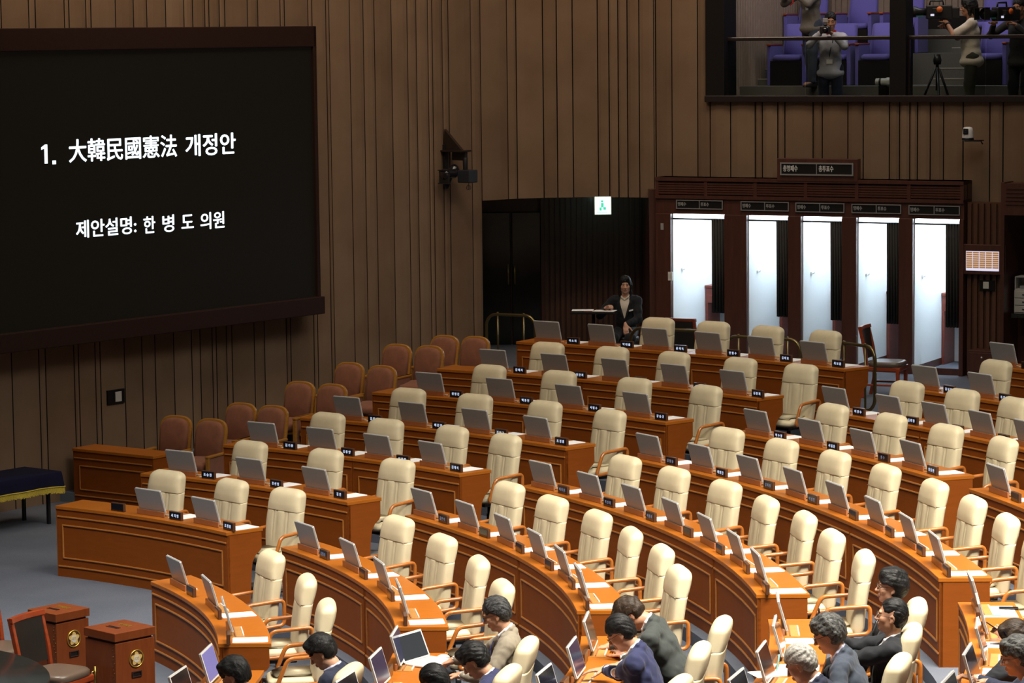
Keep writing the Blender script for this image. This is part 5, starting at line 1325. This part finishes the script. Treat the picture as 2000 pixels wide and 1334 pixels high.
S_['k'] = seated(4, -.347, 0.840, 'white haired person in dark suit writing with a pen, bottom edge', lean=18, pitch=30, seed=12, style='short', hair='hair_white', brow='hair_white', skin='skin_fair', jacket='suit_navy', hand_r=(.42, -.06, .79), hand_l=(.42, .1, .785), curl_r=.6, tall=1.1)
S_['l'] = seated(5, -.165, 0.800, 'person mostly beyond the right edge, hands with wristwatch holding a phone over the desk', lean=10, pitch=20, seed=13, style='short', jacket='suit_slate', hand_l=(1972, 1243, .82, -.02), hand_r=(1992, 1232, .84, .0), curl_l=.7, curl_r=.45, hdir_l=(.8, -.2, .45), hdir_r=(.8, .3, .1), palm_l=(.2, -1, -.2))
S_['m'] = seated(5, -.240, 0.680, 'brown haired person holding a blue phone near the face at the right edge', lean=36, pitch=24, seed=14, style='bob', hair='hair_brown', skin='skin_fair', jacket='suit_black', hand_l=(.34, .10, .93), hand_r=(.34, -.02, .93), hdir_l=(.4, -.3, .8), hdir_r=(.4, .2, .8), palm_l=(-1, -.4, .2), palm_r=(-1, .4, .2), curl_l=.4, curl_r=.4, wide=.95, head_scale=.93, bulk=.9, tall=0.85)
S_['n'] = seated(5, -.302, 0.740, 'person with greying hair and round glasses, hands clasped, bottom right corner', lean=32, pitch=14, yaw=4, seed=15, style='full', hair='hair_grey', glasses=True, jacket='suit_navy', hand_l=(1915, 1330, .82, -.0), hand_r=(1905, 1326, .83, .0), curl_l=.8, curl_r=.7, tall=0.9)

near_chair(1, 1, dch=0.950, th=-.285)
near_chair(2, 2, dch=1.150, th=-.322)
near_chair(4, 3, dch=0.890, th=-.347)
near_chair(5, 1, dch=0.850, th=-.165)
near_chair(5, 2, dch=0.730, th=-.240)
near_chair(5, 3, dch=0.790, th=-.302)

# ------------------------------------------------------------------ things on the near desks
def desk_pt(i, px, py, dz=0.): return at_z(px, py, ZB[i]+dz)
P = desk_pt(2, 838, 1296); a = math.atan2(P[1], P[0])
t = empty('laptop', (P[0], P[1], ZB[2]+.004), a+math.pi-.55, 'open white laptop on the desk in front of the beige suit', 'laptop')
p = MB(); p.box(-.12, .11, -.165, .165, 0, .016); p.build('base', 'white_plastic', t, bevel=.005)
T_ = TR(.115, 0, .014, 0, math.radians(24))
p = MB(); p.box(0, .010, -.165, .165, 0, .225, T_); l_ = p.build('lid', 'white_plastic', t, bevel=.004)
p = MB(); p.box(-.002, 0, -.148, .148, .014, .208, T_); p.build('screen', 'laptop_screen', l_)
p = MB()
for u in range(5):
    for v in range(11): p.box(.07-.026*u, .092-.026*u, -.14+.0258*v, -.118+.0258*v, .016, .0185)
p.build('keyboard', 'off_white', t)
P = desk_pt(2, 866, 1286); p = MB(); p.ell((0, 0, .012), (.05, .03, .02)); tag(p.build('computer_mouse', 'white_plastic', None, loc=(P[0], P[1], ZB[2])), 'white computer mouse under the hand of the beige suit', 'mouse')
def phone(label, loc, T=None, mat='black_plastic'):
    t = empty('smartphone', loc, 0, label, 'phone', None)
    T = T or Matrix.Identity(4)
    p = MB(); p.box(-.075, .075, -.036, .036, 0, .008, T); p.build('body', mat, t, bevel=.004)
    p = MB(); p.box(-.07, .07, -.032, .032, .0078, .0088, T); p.build('screen', 'dark_screen', t)
    return t
P = desk_pt(3, 1212, 1283); phone('black phone lying on the desk under the hands of the grey suit', (P[0], P[1], ZB[3]+.004), Matrix.Rotation(.2, 4, 'Z'))
P = desk_pt(5, 1970, 1190); phone('black phone lying on white papers at the far right near desk', (P[0], P[1], ZB[5]+.006), Matrix.Rotation(-.12, 4, 'Z'))
def world(sk, q):
    _, inf, loc, rz = S_[sk]; c, s2 = math.cos(rz), math.sin(rz); return np.array((loc[0]+q[0]*c-q[1]*s2, loc[1]+q[0]*s2+q[1]*c, loc[2]+q[2]))
def hold_phone(sk, label, q, tilt, yaw=0., mat='black_plastic', roll=0.):
    P = world(sk, q); rz = S_[sk][3]; phone(label, tuple(P), Matrix.Rotation(rz+yaw, 4, 'Z') @ Matrix.Rotation(tilt, 4, 'Y') @ Matrix.Rotation(roll, 4, 'X'), mat)
aw = S_['i'][1]['arms']; mid = (aw[1][1]+aw[-1][1])/2
hold_phone('i', 'phone held upright by the person in black suit and glasses', mid+np.array((.075, 0, .125)), math.radians(-80), 0, 'black_plastic')
aw = S_['l'][1]['arms']; hold_phone('l', 'dark blue phone held over the desk by hands with a wristwatch', aw[1][1]+np.array((.09, -.035, .045)), math.radians(-35), .3, 'navy_cloth')
aw = S_['m'][1]['arms']; hold_phone('m', 'blue phone held by the brown haired person at the right edge', (aw[1][1]+aw[-1][1])/2+np.array((.05, 0, .09)), math.radians(-65), .2, 'navy_cloth')
for sk in ('l',):
    E_, W = S_[sk][1]['arms'][1]; u = nrm(W-E_); q = W-u*.012; v = nrm(np.cross(u, (0, 0, 1))); w2 = np.cross(v, u)
    mb = MB(); mb.tube([q+(v*math.cos(a)+w2*math.sin(a))*.037 for a in [2*math.pi*j/20 for j in range(20)]], .007, 8, closed=True); wa = mb.build('wristwatch', 'black_plastic', S_[sk][0])
    mb = MB(); mb.ell(q+v*.040, (.010, .010, .018)); mb.build('watch_case', 'silver_edge', wa)
def sheet(i, px, py, rz, sx, sy, label, dz=.001):
    P = desk_pt(i, px, py); p = MB(); p.box(-sx/2, sx/2, -sy/2, sy/2, 0, .002); o = p.build('paper_sheets', 'white_paper', None, loc=(P[0], P[1], ZB[i]+dz)); o.rotation_euler = (0, 0, rz)
    return tag(o, label, 'paper', 'papers on the desks')
o = sheet(5, 1945, 1195, -.06, .30, .42, 'white papers with a blue mark and a phone on the far right near desk')
p = MB(); p.box(-.10, -.02, -.17, -.135, .002, .0028, Matrix.Rotation(.3, 4, 'Z')); p.build('blue_mark', 'blue_ink', o)
sheet(4, 1508, 1316, .3, .30, .21, 'white sheets under the pen of the white haired person')
P = desk_pt(4, 1517, 1303, .03); p = MB(); p.tube([(0, 0, -.03), (.02, .015, .09)], .005, 8); tag(p.build('pen', 'pen_teal', None, loc=tuple(P)), 'teal pen in the hand of the white haired person', 'pen')
# ------------------------------------------------------------------ press gallery above the booths
GA = math.atan2(16.52-18.30, 15.6-12.0); GO = (12.0, 18.30); gx, gy = math.cos(GA), math.sin(GA); bx_, by_ = -gy, gx
GM = TR(GO[0], GO[1], 0, GA)
def gp(px, py, n=0.):
    P = at_plane(px, py, (GO[0]+bx_*n, GO[1]+by_*n), GA); return (P[0]-GO[0])*gx+(P[1]-GO[1])*gy, P[2]
def gput(mb, name, mat, **kw):
    o = mb.build(name, mat, None, **kw); o.matrix_world = GM; return o
GF = 4.32
uL = gp(1388, 100)[0]; uR = gp(2080, 100)[0]
st = MB()
st.box(uL, uR, .1, 1.05, GF-.2, GF); st.box(uL, uR, 1.05, 2.2, GF-.2, 4.95); st.box(uL, uR, 2.2, 3.4, GF-.2, 5.40); st.box(uL, uR, 3.4, 5.0, GF-.2, 5.75)
tag(gput(st, 'floor_gallery', 'stair_carpet'), kind='structure')
wl = MB(); wl.box(uL-.15, uR, 5.0, 5.1, GF, 9.0); x = uL
while x < uR: wl.box(x, x+.075, 4.975, 5.0, 5.75, 9.0); x += .10
wl.box(uL-.12, uL+.0, .3, 5.0, GF, 9.0); y = .9
while y < 5: wl.box(uL, uL+.022, y, y+.075, GF, 9.0); y += .10
tag(gput(wl, 'wall_gallery', 'gallery_lining'), kind='structure')
wb = MB(); wb.box(uL, uR, 4.93, 4.975, 5.75, 5.95); wb.box(uL, uL+.03, 3.2, 5.0, 5.75, 5.95); tag(gput(wb, 'baseboard_gallery', 'gallery_dark'), kind='structure')
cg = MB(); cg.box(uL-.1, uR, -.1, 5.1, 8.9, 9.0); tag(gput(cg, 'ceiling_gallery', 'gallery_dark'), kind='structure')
fr = MB(); fr.box(uL-.06, gp(1417, 100)[0], -.06, .42, GZ-.05, 9.0); tag(gput(fr, 'trim_5', 'gallery_dark', bevel=.01), kind='structure')
fr = MB(); fr.box(gp(1738, 100)[0], gp(1770, 100)[0], -.02, .30, GZ-.05, 9.0); tag(gput(fr, 'pillar_gallery', 'gallery_dark', bevel=.01), kind='structure')
sl_ = MB(); sl_.box(uL-.06, uR, -.10, .22, GZ-.09, GZ+.0); tag(gput(sl_, 'trim_6', 'rail_dark', bevel=.008), kind='structure')
zr = gp(1550, 75, .1)[1]
for k, (a, c) in enumerate(((1402, 1738), (1770, 2075))):
    t = empty('glass_balustrade', label=f'glass balustrade with dark top rail, {"left" if k == 0 else "right"} of the gallery pillar', cat='balustrade', group='gallery balustrades'); t.matrix_world = GM
    u0, u1 = gp(a, 100)[0], gp(c, 100)[0]
    p = MB(); p.box(u0, u1, .08, .15, zr-.03, zr+.025); p.build('top_rail', 'rail_dark', t, bevel=.012)
    n_ = 2 if k == 0 else 2
    for j in range(n_):
        x0, x1 = lerp(u0, u1, j/n_)+.008, lerp(u0, u1, (j+1)/n_)-.008
        p = MB(); p.box(x0, x1, .11, .12, GZ, zr-.03); p.build('pane', 'balustrade_glass', t)
    p = MB(); p.box(u0, u0+.02, .09, .14, GZ, zr); p.build('post', 'rail_dark', t)
# two flights of steps
for k, (a, c) in enumerate(((1419, 1474), (1772, 1826))):
    p = MB(); u0, u1 = gp(a, 150, .6)[0], gp(c, 150, .6)[0]; e = MB()
    for j in range(10):
        n0 = .62+.29*j; z1 = min(5.75, GF+.145*(j+1)); p.box(u0, u1+.04*j, n0, 3.6, GF, z1); e.box(u0, u1+.04*j, n0-.004, n0+.03, z1-.012, z1+.004)
    o = gput(p, 'trim_%d' % (7+k), 'stair_carpet'); tag(o, kind='structure')
    q = e.build('stair_edge', 'stair_edge', o)
def make_gseat():
    t = empty('gallery_chair', cat='seat')
    p = MB(); rings = []
    for q, k in ((0, .93), (.3, 1), (.8, 1), (1, .9)): rings.append([(-.22-.11*z+.09*q-.045, y*k*(1.0-.10*z), .40+z*.50*1) for y, z in [(a*.235, .5+.5*b) for b, a in [(2*bb/.9, aa/.22) for aa, bb in rrect(.22, .45, .07)]]])
    p.loft(rings); p.build('backrest', 'violet_fabric', t)
    p = MB(); rings = []
    for q, k in ((0, .92), (.3, 1), (.75, 1), (1, .86)): rings.append([(.05+x*k, y*k, .36+.09*q) for x, y in sup(.225, .235, 32, 4)])
    p.loft(rings); p.build('cushion', 'violet_fabric', t)
    for s_ in (-1, 1):
        y = .27*s_; p = MB(); p.box(-.24, .24, y-.03, y+.03, .0, .58); q = p.build('side_panel', 'violet_fabric', t, bevel=.01)
        p = MB(); p.box(-.24, .26, y-.032, y+.032, .58, .61); p.build('armrest', 'red_wood', q, bevel=.008)
    p = MB(); p.box(-.28, .27, -.24, .24, 0, .36); p.build('base_box', 'gallery_dark', t)
    return t
GS = make_gseat(); gu = 0
for px, py, n, z, lab in ((1535, 68, 1.62, 4.95, 'front row, nearest the left steps'), (1622, 68, 1.62, 4.95, 'front row, behind the photographer in the pale shirt'), (1708, 68, 1.62, 4.95, 'front row, next to the pillar'), (1566, 6, 2.75, 5.40, 'rear row, nearest the fire extinguisher'), (1664, 6, 2.75, 5.40, 'rear row, behind the pale shirt photographer'), (1755, 6, 2.75, 5.40, 'rear row, partly hidden by the pillar'), (1930, 4, 2.75, 5.40, 'rear row, right of the pillar behind the white tee'), (1925, 66, 1.62, 4.95, 'front row, right of the pillar')):
    u = gp(px, py, n)[0]; P = GM @ Vector((u, n+.25, z))
    place(GS, gu, P, GA-math.pi/2, 'violet gallery seat, '+lab, 'violet gallery seats'); gu = 1
# fire extinguisher on the landing
u, _ = gp(1509, 58, 3.7); t = empty('fire_extinguisher', GM @ Vector((u, 3.72, 5.75)), GA, 'red fire extinguisher on a red stand at the top of the gallery steps', 'fire extinguisher')
k_ = .82
p = MB(); p.lathe([(.145*k_, 0), (.15*k_, .02), (.12*k_, .09), (.085*k_, .095)], 24); p.build('stand', 'fire_red', t)
p = MB(); p.lathe([(.085*k_, .06), (.085*k_, .34), (.075*k_, .39), (.04*k_, .43), (.028*k_, .445)], 24); p.build('cylinder', 'fire_red', t)
p = MB(); p.lathe([(.0865*k_, .225), (.0865*k_, .325)], 24, cap=False); p.build('label_band', 'label_white', t)
p = MB(); p.lathe([(.087*k_, .205), (.087*k_, .222)], 24, cap=False); p.build('yellow_band', 'label_yellow', t)
p = MB(); p.lathe([(.02, .44), (.022, .47)], 12); p.box(-.012, .012, -.08, .04, .47, .485); p.box(-.010, .010, -.09, .03, .50, .512, TR(0, 0, 0, 0, 0, -.0)); p.build('valve', 'black_metal', t)
p = MB(); p.tube([(-.02, 0, .46), (-.08, 0, .45), (-.105, 0, .38), (-.105, 0, .2), (-.09, -.02, .10)], .011, 8); p.build('hose', 'black_plastic', t)
text('lettering', '소화기', .075, 'label_white', t, Matrix.Translation((.0, -.125, .055)) @ Matrix.Rotation(math.radians(66), 4, 'X'), align='CENTER', bold=.003)
u, z = gp(1473, 17, 4.96); p = MB(); p.box(u-.022, u+.022, 4.955, 4.975, z-.06, z+.06); p.box(u-.012, u+.012, 4.95, 4.956, z+.005, z+.035); p.box(u-.012, u+.012, 4.95, 4.956, z-.04, z-.01); o = gput(p, 'wall_outlet', 'white_plastic'); tag(o, 'small white outlet on the ribbed gallery wall, left of the extinguisher', 'outlet')
# dim downlights of the gallery
for u in (1.0, 4.0):
    l = bpy.data.lights.new('gallery_downlight', 'AREA'); l.shape = 'RECTANGLE'; l.size = 2.2; l.size_y = .5; l.energy = 42; l.color = (.93, .92, 1.0)
    lo_ = bpy.data.objects.new('gallery_downlight', l); COL.objects.link(lo_); lo_.location = GM @ Vector((u, .9, 8.7)); lo_.rotation_euler = (Vector((bx_*1.2, by_*1.2, -4))).to_track_quat('-Z', 'Y').to_euler()

def stander(px, py, n, z, turn, label, **sp):
    u = gp(px, py, n)[0]; P = GM @ Vector((u, n, z)); return person(label, tuple(P), GA-math.pi/2+turn, dict(stand=True, hip=(0, 0, .90), voxel=.0065, **sp))+(tuple(P), GA-math.pi/2+turn)
G1 = stander(1622, 60, .62, GF, .25, 'photographer in pale striped shirt aiming a camera over the gallery rail', lean=4, pitch=8, yaw=8, seed=21, style='short', skin='skin_tan', top='shirt_stripe', trousers='suit_navy', hand_l=(.36, .06, 1.38), hand_r=(.36, -.10, 1.40), hdir_l=(.5, -.7, .5), hdir_r=(.6, .3, .7), palm_l=(.2, -.3, .9), palm_r=(.2, .9, .2), curl_l=.7, curl_r=.7)
G2 = stander(1585, 60, 1.18, 4.95, -.45, 'person in grey shirt and jeans on the gallery tier, head above the picture', lean=3, pitch=5, seed=22, style='short', skin='skin_tan', top='grey_knit', trousers='jeans', hand_l=(.36, .02, 1.34), hand_r=(.34, -.2, 1.36), stance={1: (.12, .03), -1: (-.16, -.04)}, curl_l=.6, curl_r=.6)
G3 = stander(1898, 60, .66, GF+.15, -1.25, 'camera operator with long hair in white tee shirt, in profile behind the gallery rail', lean=2, pitch=4, seed=23, style='bob', skin='skin_tan', top='tee_white', sleeve=.5, collar=False, trousers='olive', hand_l=(.34, .04, 1.36), hand_r=(.33, -.14, 1.30), bulk=1.08, tall=1.04, curl_l=.7, curl_r=.7)
G4 = stander(1994, 60, .75, GF+.13, -.2, 'camera operator in dark top at the right end of the gallery', lean=3, pitch=6, seed=24, style='short', skin='skin_tan', top='black_knit', trousers='suit_black', hand_l=(.34, .10, 1.34), hand_r=(.34, -.24, 1.36), tall=1.06, curl_l=.7, curl_r=.7)
def gworld(g, q):
    loc, rz = g[2], g[3]; c, s2 = math.cos(rz), math.sin(rz); return (loc[0]+q[0]*c-q[1]*s2, loc[1]+q[0]*s2+q[1]*c, loc[2]+q[2])
def stills_camera(loc, rz, label, strap=False, white=False):
    t = empty('stills_camera', loc, rz, label, 'camera')
    p = MB(); p.box(-.04, .035, -.075, .075, -.055, .05); p.box(-.035, .02, -.028, .028, .05, .085); p.build('body', 'black_plastic', t, bevel=.012)
    p = MB(); p.lathe([(.04, .03), (.042, .09), (.036, .10), (.046, .17), (.046, .20)], 20, TR(0, 0, 0, 0, math.pi/2)); p.build('lens', 'white_plastic' if white else 'black_plastic', t)
    p = MB(); p.lathe([(.040, .2), (.040, .203)], 20, TR(0, 0, 0, 0, math.pi/2)); p.build('front_glass', 'lens_glass', t)
    p = MB(); p.box(-.03, .03, -.036, .036, .10, .16); p.box(-.02, .02, -.03, .03, .085, .10); p.build('flash', 'grey_plastic', t, bevel=.006)
    if strap: p = MB(); p.tube([(-.02, .07, .03), (-.05, .13, -.06), (-.04, .13, -.22), (.0, .11, -.26)], .010, 8); p.build('strap', 'fire_red', t)
    return t
stills_camera(gworld(G1, (.44, -.03, 1.44)), G1[3]+.1, 'black camera with flash held by the photographer in the pale shirt')
stills_camera(gworld(G2, (.40, -.10, 1.42)), G2[3]-.3, 'camera with red tipped strap held by the person in grey shirt', True)
def video_camera(loc, rz, label):
    t = empty('video_camera', loc, rz, label, 'video camera')
    p = MB(); p.box(-.20, .16, -.065, .065, -.10, .09); p.box(-.30, -.19, -.055, .055, -.09, .06); p.build('body', 'black_plastic', t, bevel=.015)
    p = MB(); p.lathe([(.05, .15), (.055, .26), (.075, .30), (.075, .38)], 20, TR(0, 0, -.0, 0, math.pi/2)); p.build('lens', 'black_plastic', t)
    p = MB(); p.box(.36, .46, -.10, .10, -.085, -.075); p.box(.36, .46, -.10, .10, .075, .085); p.box(.36, .46, -.10, -.09, -.085, .085); p.box(.36, .46, .09, .10, -.085, .085); p.build('matte_box', 'black_plastic', t)
    p = MB(); p.tube([(-.08, 0, .09), (-.07, 0, .15), (.10, 0, .15), (.11, 0, .09)], .014, 8); p.build('top_handle', 'black_plastic', t)
    p = MB(); p.box(-.06, .08, .065, .13, -.02, .05); p.build('viewfinder', 'black_plastic', t, bevel=.008)
    p = MB(); p.lathe([(.042, .0), (.042, .006)], 20, TR(-.02, .132, .03, 0, 0, -math.pi/2)); p.build('round_badge', 'orange_badge', t)
    p = MB(); p.box(.05, .10, .066, .068, -.06, -.03); p.build('status_screen', 'ui_white', t)
    p = MB(); p.box(.20, .30, .058, .064, -.07, -.05); p.build('teal_tag', 'teal', t)
    return t
def tripod(loc, h, label):
    t = empty('camera_tripod', loc, 0, label, 'tripod')
    p = MB(); p.lathe([(.05, h-.14), (.06, h-.08), (.04, h)], 16); p.lathe([(.022, h-.5), (.022, h-.12)], 12); p.build('head', 'black_metal', t)
    for k in range(3):
        a = 2*math.pi*k/3+.5; p = MB(); p.tube([(.03*math.cos(a), .03*math.sin(a), h-.2), (.20*math.cos(a), .20*math.sin(a), h*.45), (.34*math.cos(a), .34*math.sin(a), 0.01)], [.018, .016, .012], 8); p.build('leg', 'black_metal', t)
Pc = gworld(G3, (.47, -.02, 1.52)); video_camera(Pc, G3[3]+.05, 'large black video camera with round orange badge beside the white tee'); tripod((Pc[0], Pc[1], GF), 1.08, 'black tripod under the video camera with the orange badge')
Pc = gworld(G4, (.42, -.06, 1.50)); video_camera(Pc, G4[3]-.25, 'large black video camera at the right edge of the gallery')
def badge(g, b, c, w, h_):
    inf = g[1]; TLf = inf['TL']; q = [TLf(.136, b-w/2, c-h_/2), TLf(.136, b+w/2, c-h_/2), TLf(.136, b+w/2, c+h_/2), TLf(.136, b-w/2, c+h_/2)]; q2 = [TLf(.142, b-w/2, c-h_/2), TLf(.142, b+w/2, c-h_/2), TLf(.142, b+w/2, c+h_/2), TLf(.142, b-w/2, c+h_/2)]
    mb = MB(); mb.loft([q, q2], sm=False); mb.build('id_badge', 'label_white', g[0])
badge(G1, 0, .10, .085, .06); badge(G2, .06, .24, .05, .085)
mb = MB(); TLf = G1[1]['TL']; mb.tube([TLf(.13, 0, .13), TLf(.13, .01, .25), TLf(.11, .05, .40), TLf(.04, .075, .49), TLf(-.05, .03, .52)], .006, 6); mb.build('lanyard', 'gallery_dark', G1[0])
mb = MB(); mb.tube([TLf(.06, -.05, .49), TLf(.0, .07, .515), TLf(-.05, 0, .53)], .022, 8); mb.build('neck_strap', 'fire_red', G1[0])
E_, W = G3[1]['arms'][1]; u_ = nrm(W-E_); v_ = nrm(np.cross(u_, (0, 0, 1))); w2_ = np.cross(v_, u_)
mb = MB(); mb.tube([W-u_*.03+(v_*math.cos(a)+w2_*math.sin(a))*.036 for a in [2*math.pi*j/20 for j in range(20)]], .010, 8, closed=True); mb.build('wristband', 'black_plastic', G3[0])
# camera bits left on the gallery floor edge
for px, py, w_, lab in ((1726, 160, .07, 'pale telephoto lens lying at the sill beside the pillar'),):
    u, z = gp(px, py, .35); P = GM @ Vector((u, .35, z)); t = empty('telephoto_lens', P, GA, lab, 'lens')
    p = MB(); p.lathe([(.05, -.11), (.05, .02), (.062, .05), (.062, .12)], 20, TR(0, 0, 0, 0, math.pi/2)); p.build('barrel', 'white_plastic', t)
    p = MB(); p.lathe([(.0515, -.06), (.0515, -.03)], 20, TR(0, 0, 0, 0, math.pi/2), cap=False); p.lathe([(.063, .115), (.063, .14)], 20, TR(0, 0, 0, 0, math.pi/2)); p.build('ring', 'black_plastic', t)
    p = MB(); p.box(-.06, .06, -.05, .05, z*0-.6, -.05); p.build('support', 'gallery_dark', t)

# ------------------------------------------------------------------ the attendant seated in the dark recess with her small table
hz = .62
P = at_z(1222, 640, ZR+.62); loc = (at_plane(1222, 600, (9, 17.15), 0)[0], 17.15, ZR); rzw = -math.pi/2-.18
def wl_(px, py, yy):
    d = ray(px, py); Q = CP+d*((yy-CP[1])/d[1]); return tuple(to_local(Q, loc, rzw))
W1 = person('attendant in black jacket and white top seated with papers in the dark recess', loc, rzw, dict(hip=(0, 0, .575), feet=.10, lean=4, pitch=2, yaw=8, seed=31, style='long', skin='skin_fair', jacket='suit_black', shirt='tee_white', hand_r=(.30, -.22, .93), hand_l=(.36, .05, .70), bulk=.92, shoulder=.92, head_scale=.93, wide=.95, curl_l=.35, curl_r=.5, hdir_l=(.5, .1, -.85), palm_l=(-.6, 0, -.5), voxel=.006))
W1 += (loc, rzw)
mb = MB(); TLf = W1[1]['TL']; mb.loft([[TLf(.128, .07, .30), TLf(.120, .125, .315), TLf(.120, .125, .335), TLf(.128, .07, .32)], [TLf(.136, .07, .30), TLf(.128, .125, .315), TLf(.128, .125, .335), TLf(.136, .07, .32)]], sm=False); mb.build('name_badge', 'label_white', W1[0])
t = empty('stool', gworld(W1, (0, 0, 0)), rzw, 'dark stool under the attendant in the recess', 'stool')
p = MB(); p.lathe([(.18, .44), (.19, .46), (.19, .49), (.17, .505)], 24); p.build('seat', 'dark_leather', t)
p = MB(); p.lathe([(.17, 0), (.17, .02), (.03, .05), (.025, .44)], 20); p.build('stem', 'black_metal', t)
Q = gworld(W1, (.36, -.40, 0)); t = empty('reading_table', Q, rzw, 'small dark table holding papers beside the attendant', 'table')
p = MB(); p.box(-.16, .16, -.30, .30, .86, .885); p.build('tabletop', 'gallery_dark', t, bevel=.005)
p = MB(); p.lathe([(.16, 0), (.16, .02), (.025, .04), (.02, .86)], 18); p.build('stem', 'black_metal', t)
for k, (x, y, a, m_, lab) in enumerate(((.0, -.15, .1, 'white_paper', 'open white papers on the small table by the attendant'), (.02, .16, -.1, 'white_paper', 'white sheets beneath the hand of the attendant'), (-.02, .02, .05, 'fire_red', 'red folder under the papers of the attendant'))):
    Q2 = gworld(W1, (.36+x, -.40+y, .887+.006*(2-k if k < 2 else 0))); p = MB(); p.box(-.11, .11, -.15, .15, 0, .005); o = p.build('paper_sheets' if k < 2 else 'folder', m_, None, loc=Q2); o.rotation_euler = (0, 0, rzw+a); tag(o, lab, 'paper' if k < 2 else 'folder')
solidify_texts()
